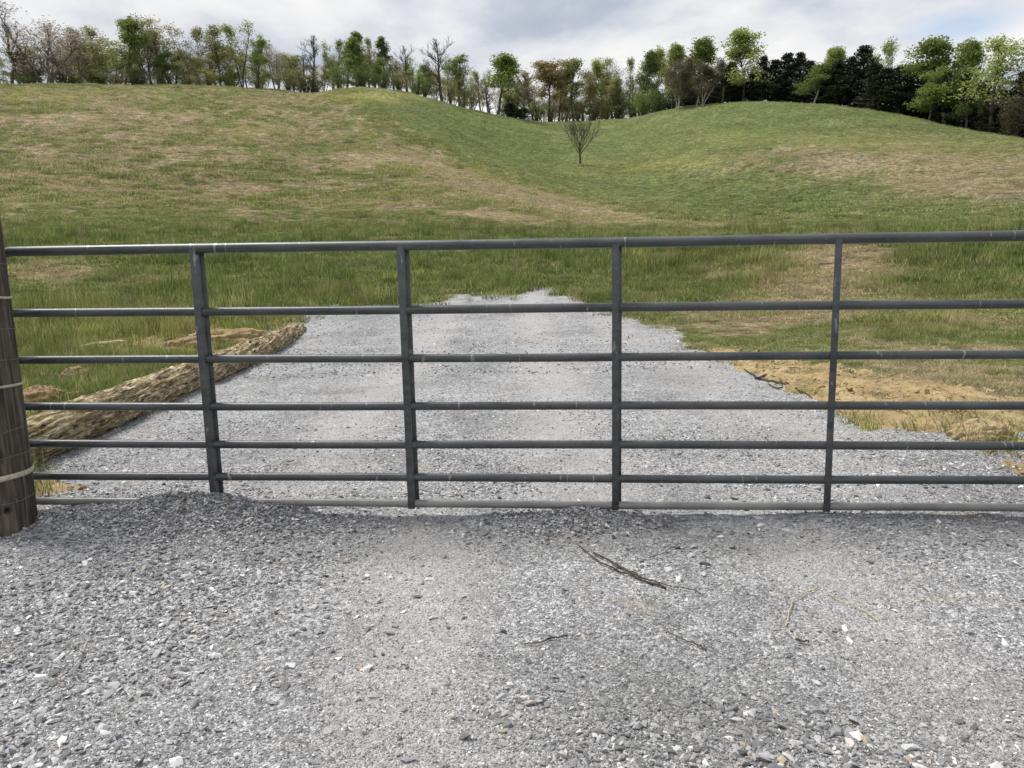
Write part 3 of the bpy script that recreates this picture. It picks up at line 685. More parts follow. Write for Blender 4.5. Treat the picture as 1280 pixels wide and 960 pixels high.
def upright(k_):
    uu = k_ * SP; mb = MB(); t = .004; z0 = .03 - .0071 * uu; z1 = RZ[0] - .002 - .0071 * uu
    prof = [(-.026, -.0245), (.008, -.0245), (.008, .0265), (.026, .0265), (.026, .0265 + t), (.008 - t, .0265 + t), (.008 - t, -.0245 + t), (-.026, -.0245 + t)]
    # rolled edges: a few millimetres of bevel come from the shading bump; keep the Z section true
    n = len(prof); V = [(uu + a, b - .0 , z0) for a, b in prof] + [(uu + a, b, z1) for a, b in prof]
    Fq = [(i, (i + 1) % n, (i + 1) % n + n, i + n) for i in range(n)]
    Fq += [(0, 7, 6, 1), (1, 6, 5, 2), (2, 5, 4, 3), (8, 9, 14, 15), (9, 10, 13, 14), (10, 11, 12, 13)]
    mb.add(V, Fq); o = link('upright', mb.mesh('upright', M_GATE), gate)
    bv = o.modifiers.new('edge', 'BEVEL'); bv.width = .0012; bv.segments = 2; bv.limit_method = 'ANGLE'
    # weld beads where the rails meet the upright
    for z in RZ[1:]:
        zz = z - .0071 * uu; wb = MB()
        wb.tube([(uu + .0085 + .002 * math.sin(q_ * 1.3), -.0225, zz + .016 * (q_ / 3 - 1)) for q_ in range(7)], [.0016, .0024, .003, .0026, .003, .0024, .0014], 6)
        link('weld_bead', wb.mesh('weld_bead', M_GATE, True), o)
for k_ in (-2, -1, 0, 1, 2, 3):
    upright(k_)

# ------------------------------------------------------------------ the wooden post
M_POST = mat_post(); pr = .145
d_ = ray(41, 640); t_ = 3.79 / d_[1]; post_x = d_[0] * t_ - pr * .985; post_y = 3.79
post = empty('fence_post', (post_x, post_y, 0)); tag(post, 'thick weathered brown round wooden post at the left end of the gate', 'post')
NA, NZ = 96, 150; V = []; KN = []
knots = [(-.9, .13, .020, .016), (-1.05, .41, .030, .040), (-1.2, 1.02, .016, .02), (-.75, .74, .012, .018)]
lobes = [random.Random(5).uniform(0, 6) for _ in range(6)]
def post_r(a, z):
    r = pr * (1.03 - .045 * z) + .004 * math.sin(2 * a + lobes[0]) + .003 * math.sin(3 * a + lobes[1] + z)
    return r
for j in range(NZ + 1):
    z = -.25 + 2.25 * j / NZ
    for i in range(NA):
        a = 2 * math.pi * i / NA; r = post_r(a, z)
        cr = float(fbm(np.array([a * 9]), np.array([z * 1.1]), 3, 141)[0]); r -= .010 * max(0, (.46 - cr)) / .46 * 2
        kn = 0
        for ka, kz, kw, kh in knots:
            q_ = math.exp(-(((a - ka % (2 * math.pi)) * pr / kw) ** 2 + ((z - kz) / kh) ** 2)); kn = max(kn, q_); r -= .012 * q_
        V.append((math.cos(a) * r, math.sin(a) * r, z)); KN.append(min(1, kn * 1.6) ** 2)
V.append((0, 0, 2.01)); KN.append(0)
Fq = [(j * NA + i, j * NA + (i + 1) % NA, (j + 1) * NA + (i + 1) % NA, (j + 1) * NA + i) for j in range(NZ) for i in range(NA)] + [(NZ * NA + i, NZ * NA + (i + 1) % NA, len(V) - 1) for i in range(NA)]
pm = npmesh('shaft', V, [i for q_ in Fq for i in q_], [len(q_) for q_ in Fq], [M_POST], True); attr(pm, 'knot', KN); link('shaft', pm, post)
M_ROPE = mat_plain('pale_twine', (.36, .31, .24), (.58, .52, .42), 60, .8); M_WIRE = mat_plain('dull_fence_wire', (.13, .125, .12), (.24, .23, .22), 40, .5)
def wrap(name, z, tilt, rad, mat, squash=1.0, off=.003, ph=0.0):
    mb = MB(); pts = []
    for i in range(73):
        a = 2 * math.pi * i / 72; zz = z + tilt * math.sin(a + 1.57 + ph) + .003 * math.sin(3 * a + z * 40)
        r = post_r(a, zz) + off; pts.append((math.cos(a) * r, math.sin(a) * r, zz))
    n = 8; hh = rad * squash; V = []; Fq = []
    for i, (x, y, z_) in enumerate(pts[:-1]):
        rl = math.hypot(x, y)
        for k in range(n):
            q = 2 * math.pi * k / n; rr_ = rl + rad * math.cos(q); V.append((x / rl * rr_, y / rl * rr_, z_ + hh * math.sin(q)))
            i2 = (i + 1) % 72; Fq.append((i * n + k, i2 * n + k, i2 * n + (k + 1) % n, i * n + (k + 1) % n))
    mb.add(V, Fq); link(name, mb.mesh(name, mat, True), post)
def staple(z):
    mb = MB(); a = -.62
    for dz in (0,):
        pts = []
        for q in range(7):
            t = q / 6 - .5; r = post_r(a, z) + .0045 - .012 * abs(t * 2) ** 4; pts.append((math.cos(a) * r, math.sin(a) * r, z + t * .026))
        mb.tube(pts, [.0017] * 7, 6)
    link('staple', mb.mesh('staple', M_WIRE, True), post)
def zat(py): # height on the post seen at a row of the photograph
    d = ray(20, py); return CZ + d[2] * (post_y - .13) / d[1]
wrap('twine_band', zat(371), -.006, .005, M_ROPE, 1.3); wrap('twine_band', zat(489), .016, .005, M_ROPE, 1.4); wrap('twine_band', zat(603), .024, .006, M_ROPE, 2.4)
for py, tl in ((414, .004), (451, -.005), (545, .018), (577, .014), (632, .012), (330, .006)):
    staple(zat(py) + tl * math.sin(-.62 + 1.57)); wrap('fence_wire', zat(py), tl, .0014, M_WIRE, 1, .001)

# ------------------------------------------------------------------ the log
M_LOG = mat_log(); M_CUT = mat_plain('sawn_log_end', (.42, .32, .19), (.60, .48, .30), 14)
a_ = np.array(ground_hit(40, 592)); b_ = np.array(ground_hit(383, 412)); dr = (b_ - a_) / np.linalg.norm(b_ - a_); a_ = a_ - dr * 1.1
Ln = float(np.linalg.norm(b_ - a_)); pl = np.array([-dr[1], dr[0]])
r0, r1 = .165, .150
A0 = a_ + pl * r0 * .85; B0 = b_ + pl * r1 * .85
lg = empty('fallen_log', (A0[0], A0[1], 0)); lg.rotation_euler = (0, 0, math.atan2(B0[1] - A0[1], B0[0] - A0[0])); tag(lg, 'long rough barked log lying along the left edge of the gravel drive', 'log')
NA, NL = 72, 420; V = []
ca = np.arange(NA) * 2 * np.pi / NA; ls = np.linspace(0, Ln, NL)
LA, LS = np.meshgrid(ca, ls); RB = r0 + (r1 - r0) * LS / Ln
tw = LA + LS * .25
ctx, cty = np.cos(tw), np.sin(tw)
furrow = fbm(LS * 1.6 + ctx * 4, cty * 5 + LS * .6 + 20, 5, 151, .6); crag = fbm(LS * 9 + ctx * 9, cty * 10 + 7, 4, 155, .6)
loose = sst(.25, .75, fbm(LS * .5 + ctx, cty * 1.5 + 3, 3, 159))
r_ = RB * (1 + .10 * (fbm(LS * .35 + ctx * .7, cty * .7 + 9, 2, 163) - .5)) + (furrow - .5) * .085 + (crag - .5) * .034 * (1 + loose)
wob = .05 * np.sin(LS * .55 + .8)
V = np.stack([LS, wob + np.cos(LA) * r_, np.array([0.0])[0] + RB * .82 + np.sin(LA) * r_], -1).reshape(-1, 3)
Fq = []
for j in range(NL - 1):
    for i in range(NA): Fq.append((j * NA + i, j * NA + (i + 1) % NA, (j + 1) * NA + (i + 1) % NA, (j + 1) * NA + i))
link('bark', npmesh('bark', V, [i for q_ in Fq for i in q_], [4] * len(Fq), [M_LOG], True), lg)
for j, sgn in ((0, 1), (NL - 1, -1)):
    ring = V[j * NA:(j + 1) * NA] ; c = ring.mean(0); mid = c + (ring - c) * .55 + np.array([-.004 * sgn * -1, 0, 0]); VV = list(map(tuple, ring)) + list(map(tuple, mid)) + [tuple(c)]
    ff = [(i, (i + 1) % NA, NA + (i + 1) % NA, NA + i) for i in range(NA)] + [(NA + i, NA + (i + 1) % NA, 2 * NA) for i in range(NA)]
    link('cut_end', npmesh('cut_end', VV, [i for q_ in ff for i in q_], [len(q_) for q_ in ff], [M_CUT], True), lg)
# a broken branch stub on the near part of the log
mb = MB(); mb.tube([(2.1, .0 + wob[60, 0], .2), (2.13, -.09, .27), (2.17, -.15, .29)], [.035, .026, .018], 9); link('branch_stub', mb.mesh('branch_stub', M_LOG, True), lg)
# strips of bark hanging loose
rr = random.Random(3)
for k_ in range(16):
    s0 = rr.uniform(.8, Ln - .3); aa = rr.uniform(-.9, 1.9); mb = MB(); ln = rr.uniform(.12, .4); pts = []
    for q_ in range(5):
        s1_ = s0 + ln * q_ / 4; r2 = float(np.interp(s1_, ls, RB[:, 0])) + .006 + .02 * abs(q_ - 2) / 2 * rr.uniform(.3, 1.2)
        a2 = aa + q_ * .04; pts.append((s1_, .05 * math.sin(s1_ * .55 + .8) - math.cos(a2) * r2, float(np.interp(s1_, ls, RB[:, 0])) * .82 + math.sin(a2) * r2))
    mb.tube(pts, [.003, .009, .012, .008, .003], 5); link('loose_bark', mb.mesh('loose_bark', M_LOG, True), lg)

# ------------------------------------------------------------------ small things on the ground
M_TWIGD = mat_plain('dark_twig_bark', (.035, .028, .022), (.10, .08, .06), 50, .85); M_STRAW = mat_plain('dry_tan_stem', (.36, .29, .17), (.56, .47, .30), 50, .8)
M_PALEW = mat_plain('pale_split_wood', (.50, .43, .30), (.72, .66, .52), 20, .8, (1, 6, 6)); M_CLOD = mat_plain('dry_root_matted_soil', (.13, .085, .045), (.36, .26, .15), 22, .95, (1, 1, 1), .8)
def twig(name, label, cat, mat, lines, group=None, lift=.006):
    lines = [(a, b * 1.0, c * 1.0) for a, b, c in lines]
    """lines: list of (photo points of one stem, start radius, end radius); laid on the ground with small bends"""
    r3 = random.Random(label); allp = []
    for pts, ra, rb in lines: allp.append([ground_hit(*p) for p in pts])
    ox, oy = allp[0][0]; oz = nz(ox, oy); o_all = MB()
    mb = MB()
    for W2, (pts, ra, rb) in zip(allp, lines):
        P3 = []
        for i in range(len(W2) - 1):
            for q_ in range(6):
                t = q_ / 6; x = W2[i][0] * (1 - t) + W2[i + 1][0] * t; y = W2[i][1] * (1 - t) + W2[i + 1][1] * t
                x += r3.uniform(-1, 1) * .002; y += r3.uniform(-1, 1) * .004; P3.append((x - ox, y - oy, nz(x, y) + lift + ra + r3.uniform(0, .003) - oz))
        x, y = W2[-1]; P3.append((x - ox, y - oy, nz(x, y) + lift - oz)); n = len(P3)
        mb.tube(P3, [ra + (rb - ra) * i / (n - 1) for i in range(n)], 7)
    o = link(name, mb.mesh(name, mat, True)); o.location = (ox, oy, oz); tag(o, label, cat, group); return o
G_T = 'dark twigs lying on the gravel'
twig('twig', 'long dark forked twig lying slantwise on the gravel before the gate', 'twig', M_TWIGD,
     [([(742, 692), (765, 704), (790, 719), (815, 729), (836, 738), (876, 746)], .0045, .0015), ([(722, 682), (750, 703), (785, 719), (832, 739)], .0022, .005), ([(770, 706), (800, 722), (826, 734)], .003, .002)], G_T)
twig('twig', 'thin dark twig on the gravel right of the small heap, curving up to the gate', 'twig', M_TWIGD, [([(812, 699), (830, 692), (848, 683), (856, 680)], .0018, .0010)], G_T)
twig('twig', 'fine curved dark twig on the gravel nearest the bottom rail', 'twig', M_TWIGD, [([(818, 664), (830, 657), (845, 653), (862, 651)], .0017, .0009)], G_T)
twig('twig', 'short straight dark twig left of centre on the bare gravel', 'twig', M_TWIGD, [([(655, 808), (675, 804), (695, 799), (709, 794)], .0020, .0032)], G_T)
twig('twig', 'thin dark twig below the long forked one, pointing to the lower right', 'twig', M_TWIGD, [([(832, 796), (850, 803), (868, 810), (883, 818)], .0017, .0026)], G_T)
twig('twig', 'stubby dark twig fragment below the bent tan stem', 'twig', M_TWIGD, [([(995, 807), (1003, 809), (1011, 810)], .004, .003)], G_T)
G_S = 'dry tan stems on the gravel'
twig('dry_stem', 'bent tan dry stem with a sharp kink on the right of the gravel', 'stem', M_STRAW, [([(1022, 740), (1008, 748), (991, 755), (986, 772), (981, 790)], .0024, .0020)], G_S)
twig('dry_stem', 'nearly straight tan dry stem right of the kinked one', 'stem', M_STRAW, [([(1034, 748), (1058, 758), (1078, 766), (1096, 777)], .0016, .0022)], G_S)
twig('twig', 'dark brown stick with a crooked end lying on the tan clay', 'twig', M_TWIGD, [([(1075, 486), (1084, 484), (1093, 482), (1101, 478)], .007, .010), ([(1088, 483), (1083, 478), (1079, 475)], .005, .003)], 'sticks by the clay bank')
twig('twig', 'tangle of dark roots at the gravel edge where the clay begins', 'roots', M_TWIGD,
     [([(930, 462), (945, 472), (962, 477), (984, 482)], .008, .014), ([(944, 474), (960, 470), (975, 474)], .014, .008), ([(960, 480), (972, 489), (990, 486), (1002, 495)], .006, .010), ([(975, 476), (985, 488), (1000, 492), (1015, 500)], .009, .004)], 'sticks by the clay bank')
twig('dry_stem', 'dry stem standing off the clay near the grass on the right', 'stem', M_STRAW, [([(1042, 458), (1056, 461), (1068, 465)], .006, .004)], None)
twig('split_branch', 'pale split piece of wood lying in the grass behind the log', 'wood', M_PALEW, [([(86, 441), (98, 437), (112, 434), (128, 432)], .018, .042), ([(124, 433), (146, 431), (160, 430)], .036, .02)])
twig('split_branch', 'thin reddish branch lying along the clay behind the log', 'wood', M_CLOD, [([(130, 428), (150, 428), (175, 427)], .02, .03)])
twig('split_branch', 'brown crooked branch on the clay close behind the log, nearest the first upright', 'wood', M_CLOD, [([(205, 428), (225, 423), (250, 421)], .024, .012)])

def clod(name, label, px, py, rx, ry, rz, seed, mat=None, hair=40):
    x, y = ground_hit(px, py); z = nz(x, y); r5 = np.random.default_rng(seed); NA, NB = 56, 28; V = []
    A_, B_ = np.meshgrid(np.arange(NA) * 2 * np.pi / NA, np.linspace(-.5, np.pi / 2, NB)); cx, cy, cz_ = np.cos(B_) * np.cos(A_), np.cos(B_) * np.sin(A_), np.sin(B_)
    n = fbm(cx * 2.2 + seed, cy * 2.2 + cz_ * 2, 5, seed, .62); n2 = fbm(cx * 9 + seed, cy * 9 + cz_ * 7, 3, seed + 3)
    s = .62 + .75 * n + .22 * (n2 - .5); V = np.stack([cx * rx * s, cy * ry * s, cz_ * rz * s], -1).reshape(-1, 3)
    Fq = [(j * NA + i, j * NA + (i + 1) % NA, (j + 1) * NA + (i + 1) % NA, (j + 1) * NA + i) for j in range(NB - 1) for i in range(NA)]
    root = link(name, npmesh(name, V, [i for q_ in Fq for i in q_], [4] * len(Fq), [mat or M_CLOD], False)); root.location = (x, y, z); tag(root, label, 'clod', 'clods of earth by the drive')
    mb = MB(); r6 = random.Random(seed)
    for _ in range(hair):
        a = r6.uniform(0, 6.28); b = r6.uniform(.1, 1.3); p = Vector((math.cos(b) * math.cos(a) * rx, math.cos(b) * math.sin(a) * ry, math.sin(b) * rz)) * r6.uniform(.85, 1.0)
        d = Vector((r6.uniform(-1, 1), r6.uniform(-1, 1), r6.uniform(-.6, .5))).normalized() * rx * r6.uniform(.2, .5); mb.tube([p, p + d * .5 + Vector((0, 0, .01)), p + d], [.003, .0025, .0012], 4)
    if hair: tag(link('rootlets', mb.mesh('rootlets', M_STRAW), root), kind='stuff')
clod('earth_clod', 'round brown clod of rooty earth alone in the grass behind the log', 95, 474, .17, .16, .16, 11)
clod('earth_clod', 'wide mound of rooty earth between the post and the log', 52, 505, .24, .20, .19, 14, None, 70)
clod('earth_clod', 'small pale clod half hidden in grass touching the log', 124, 483, .09, .09, .07, 17)
clod('earth_clod', 'low clod of earth pressed against the far side of the log', 92, 500, .10, .09, .08, 19)
clod('earth_clod', 'long heap of tan rooty soil banked behind the far half of the log', 288, 428, .75, .30, .24, 31, M_DIRT, 60)
clod('earth_clod', 'smaller heap of brown soil behind the log beside the first upright', 236, 434, .36, .24, .16, 37, None, 30)
clod('earth_clod', 'large overhanging tan clod at the right end of the clay bank', 1222, 548, .24, .16, .12, 23, M_DIRT, 26)
clod('earth_clod', 'small dark clod beside the tangle of roots', 978, 468, .10, .08, .06, 29, None, 20)
def spoil(name, label, px, py, rx, ry, rz, seed, mat):
    clod(name, label, px, py, rx, ry, rz, seed, mat, 0)

# ------------------------------------------------------------------ trees
class TreeMaker:
    def __init__(s, seed): s.r = random.Random(seed); s.w = MB(); s.t = MB(); s.lv = []; s.nr = np.random.default_rng(seed)
    def branch(s, p, d, ln, r0, depth, cfg, out):
        r = s.r; n = 4 if depth < 2 else 3; pts = [p.copy()]; q = p.copy(); dd = d.copy()
        for i in range(n):
            dd = (dd + Vector((r.gauss(0, 1), r.gauss(0, 1), r.gauss(0, 1))) * cfg['wig'] + Vector((0, 0, cfg['up']))).normalized(); q = q + dd * ln / n; pts.append(q.copy())
        rads = [r0 * (1 - .75 * i / n) for i in range(n + 1)]; (s.w if depth < 2 else s.t).tube(pts, rads, 5 if depth < 1 else 3, cap=False)
        if depth >= cfg['depth']:
            out.append((pts[-1], dd)); out.append((pts[-2], dd)); return
        for k in range(cfg['kids'][min(depth, len(cfg['kids']) - 1)]):
            t = r.uniform(.35, 1.0); i = min(int(t * n), n - 1); b = pts[i].lerp(pts[i + 1], t * n - i) if t * n - i <= 1 else pts[-1]
            ax = Vector((r.gauss(0, 1), r.gauss(0, 1), r.gauss(0, 1))).cross(dd).normalized(); nd = (dd * math.cos(R_(cfg['ang'])) + ax * math.sin(R_(cfg['ang'])) * r.uniform(.6, 1.2)).normalized()
            s.branch(b, nd, ln * r.uniform(.45, .7), max(r0 * .5, .012), depth + 1, cfg, out)
    def leaves(s, c, n, rad, size, flat=.7):
        D = s.nr.normal(size=(n, 3)); D /= np.linalg.norm(D, axis=1)[:, None]; P = D * (s.nr.random(n) ** .5)[:, None] * rad * np.array([1, 1, flat]) * .95 + np.array(c)
        for p in P: s.lv.append((p, size * s.nr.uniform(.6, 1.3)))
    def leafmesh(s, name):
        n = len(s.lv)
        if not n: return None
        P = np.array([a for a, _ in s.lv]); Z = np.array([b for _, b in s.lv]); a = s.nr.normal(size=(n, 3)); a /= np.linalg.norm(a, axis=1)[:, None]
        b = np.cross(a, s.nr.normal(size=(n, 3))); b /= np.linalg.norm(b, axis=1)[:, None]; k = s.nr.uniform(.5, 1.0, n)
        V = np.stack([P - a * Z[:, None] * .5, P + b * (Z * k * .42)[:, None], P + a * Z[:, None] * .5, P - b * (Z * k * .42)[:, None]], 1).reshape(-1, 3)
        return V, np.arange(4 * n), np.full(n, 4)
def build_proto(kind, seed):
    T = TreeMaker(seed); r = T.r; H = 10.0; ends = []
    if kind == 'cedar':
        T.w.tube([(0, 0, -.6), (r.gauss(0, .1), r.gauss(0, .1), 4), (0, 0, 9.6)], [.20, .14, .03], 6); nb = 120
        for i in range(nb):
            t = (i + r.random()) / nb; z = .5 + 9.3 * t; L0 = (2.7 * (1 - t) ** .85 + .2) * r.uniform(.55, 1.2) * (1 if t > .06 else .7); a = r.uniform(0, 6.28)
            d = Vector((math.cos(a), math.sin(a), r.uniform(.1, .6))).normalized(); p0 = Vector((0, 0, z)); p1 = p0 + d * L0; T.t.tube([p0, p0.lerp(p1, .5) + Vector((0, 0, -.05)), p1], [.05, .03, .012], 3, cap=False)
            for q in (.4, .7, .95): T.leaves(p0.lerp(p1, q), 16, .55, .24, .6)
        return T
    if kind == 'bush':
        for i in range(9):
            a = r.uniform(0, 6.28); p1 = Vector((math.cos(a) * r.uniform(.5, 3), math.sin(a) * r.uniform(.5, 2.5), r.uniform(4, 8.2))); T.w.tube([(p1.x * .1, p1.y * .1, -.4), (p1.x * .5, p1.y * .5, p1.z * .5), p1], [.12, .08, .02], 4, cap=False)
            for q in range(14):
                t = r.uniform(.12, 1); T.leaves(Vector((p1.x * t + r.gauss(0, .7), p1.y * t + r.gauss(0, .7), max(.4, p1.z * t + r.gauss(0, .5)))), 22, 1.0, .24, .8)
        return T
    if kind == 'lone':
        T.w.tube([(0, 0, -.5), (.05, 0, 1.2), (-.08, .03, 2.6), (0, 0, 4.4)], [.24, .20, .17, .10], 7, cap=False)
        cfg = dict(wig=.10, up=.10, depth=2, kids=(6, 5, 4), ang=24)
        for i in range(13):
            z0 = 1.9 + 2.4 * (i / 12); a = i * 2.4 + r.uniform(-.4, .4); el = R_(r.uniform(46, 60) + 20 * (i / 12)); dv = Vector((math.cos(a) * math.cos(el), math.sin(a) * math.cos(el), math.sin(el)))
            T.branch(Vector((0, 0, z0)), dv, (9.6 - z0) * r.uniform(.62, .8), .085 * (1.2 - .4 * i / 12), 0, cfg, ends)
        return T
    cfg = dict(wig=.16, up=.10, depth=2, kids=(5, 5), ang=42)
    cb, spread, leafp, nl, lr, ls_ = {'full': (.18, 3.0, 1.4, 44, .85, .24), 'sparse': (.25, 2.8, 1.0, 17, .85, .22), 'bare': (.32, 2.5, 0, 0, 0, 0), 'bud': (.25, 3.3, 1.0, 9, .8, .17),
        'slender': (.25, 1.7, 1.1, 24, .7, .24), 'round': (.30, 3.5, 1.3, 30, .9, .22), 'crowned': (.48, 2.7, 1.1, 30, .85, .24), 'lone': (.24, 3.1, 0, 0, 0, 0)}[kind]
    if kind in ('bare', 'bud', 'lone'): cfg.update(kids=(6, 6, 4), depth=3 if kind != 'bud' else 2, up=.16, ang=30)
    if kind == 'lone': cfg.update(up=.22)
    nt_ = {'bud': 3, 'sparse': 2, 'bare': 1, 'round': 4}.get(kind, 1) if kind != 'sparse' else r.choice([1, 2])
    for s in range(nt_):
        lean = Vector((r.gauss(0, .10 if nt_ == 1 else .22), r.gauss(0, .08), 1)).normalized(); pts = [Vector((r.gauss(0, .12) * nt_, 0, -.7))]; d = lean
        hh = H * (1 if s == 0 else r.uniform(.7, .95)) * .93
        for i in range(8): d = (d + Vector((r.gauss(0, .07), r.gauss(0, .07), .06))).normalized(); pts.append(pts[-1] + d * (hh + .7) / 8)
        rt = (.17 if kind != 'bare' else .19) * (1 if nt_ == 1 else .75); T.w.tube(pts, [rt * (1 - .85 * i / 8) for i in range(9)], 7, cap=False)
        nb = int((22 if kind not in ('bare', 'lone') else 17) / (1 if nt_ == 1 else 1.6))
        for i in range(nb):
            t = cb + (1 - cb) * (i + r.random()) / nb; f = t * 8 * .999; j = int(f); p = pts[j].lerp(pts[j + 1], f - j); a = r.uniform(0, 6.28); u_ = (t - cb) / (1 - cb)
            env = math.sin(math.pi * min(1, .22 + .78 * u_)) ** .6 if kind != 'crowned' else (1 - u_) ** .4 * .8 + .25
            L0 = spread / (1 if nt_ == 1 else 1.3) * (.35 + .75 * env) * r.uniform(.6, 1.1) * (.75 if u_ > .85 else 1)
            el = r.uniform(.35, .9) + .5 * u_ + (.25 if kind in ('bare', 'lone') else 0); dv = Vector((math.cos(a) * math.cos(el), math.sin(a) * math.cos(el), math.sin(el)))
            T.branch(p, dv, L0 * .8, rt * .42 * (1 - .5 * u_), 1 if kind not in ('bare', 'lone') else 0, {**cfg, 'depth': cfg['depth'] if kind not in ('bare', 'lone') else 2}, ends)
        ends.append((pts[-1], d))
    if nl:
        # whole limbs may be thin: leaf density varies in clumps
        for p, dd in ends:
            w = vnoise(p.x * .5 + seed, p.z * .6 + p.y * .3, seed); 
            if r.random() < leafp * (.35 + .9 * float(w)): T.leaves(p, max(2, int(nl * (.4 + 1.1 * float(w)))), lr, ls_, .75)
    return T
PROTO = {}
def proto(kind, var):
    k = (kind, var)
    if k in PROTO: return PROTO[k]
    T = build_proto(kind, 1000 + 37 * var + sum(map(ord, kind)))
    trunk = T.w.mesh(kind + '_trunk', None); lf = T.leafmesh('x'); crown = None
    tw = [list(T.t.v), list(T.t.f)]
    V = np.array(tw[0], float).reshape(-1, 3) if tw[0] else np.zeros((0, 3)); ff = [i for q in tw[1] for i in q]; fs = [len(q) for q in tw[1]]
    mi = [0] * len(fs)
    if lf is not None:
        ff = ff + (lf[1] + len(V)).tolist(); V = np.concatenate([V, lf[0]]); fs = fs + lf[2].tolist(); mi += [1] * len(lf[2])
    crown = npmesh(kind + '_crown', V, ff, fs); 
    trunk.materials.append(None); crown.materials.append(None); crown.materials.append(None)
    crown.polygons.foreach_set('material_index', np.array(mi, np.int32))
    # size
    zs = V[:, 2]; top = np.percentile(zs, 99.7); xs = V[:, 0]; wd = np.percentile(xs, 98) - np.percentile(xs, 2)
    PROTO[k] = (trunk, crown, float(top), float(wd)); return PROTO[k]
BK_G = mat_bark('grey_bark', (.11, .095, .08), (.24, .21, .185)); BK_D = mat_bark('dark_bark', (.065, .055, .047), (.13, .115, .10)); BK_P = mat_bark('pale_bark', (.25, .22, .19), (.42, .38, .34))
LF = {'green': mat_leaf('spring_green_leaves', (.15, .20, .05), (.27, .33, .10)), 'lime': mat_leaf('lime_leaves', (.22, .27, .07), (.38, .42, .15)), 'olive': mat_leaf('olive_leaves', (.20, .21, .08), (.34, .34, .16)),
      'yellow': mat_leaf('yellow_green_leaves', (.27, .27, .12), (.42, .40, .21)), 'dark': mat_leaf('deep_green_leaves', (.09, .13, .04), (.16, .21, .07)), 'cedar': mat_leaf('cedar_needles', (.016, .024, .012), (.042, .055, .026), .15),
      'pink': mat_leaf('pinkish_buds', (.30, .25, .20), (.46, .40, .34)), 'rust': mat_leaf('rusty_buds', (.30, .24, .11), (.42, .34, .19)), 'brown': mat_leaf('brown_grey_leaves', (.085, .075, .045), (.16, .14, .085))}
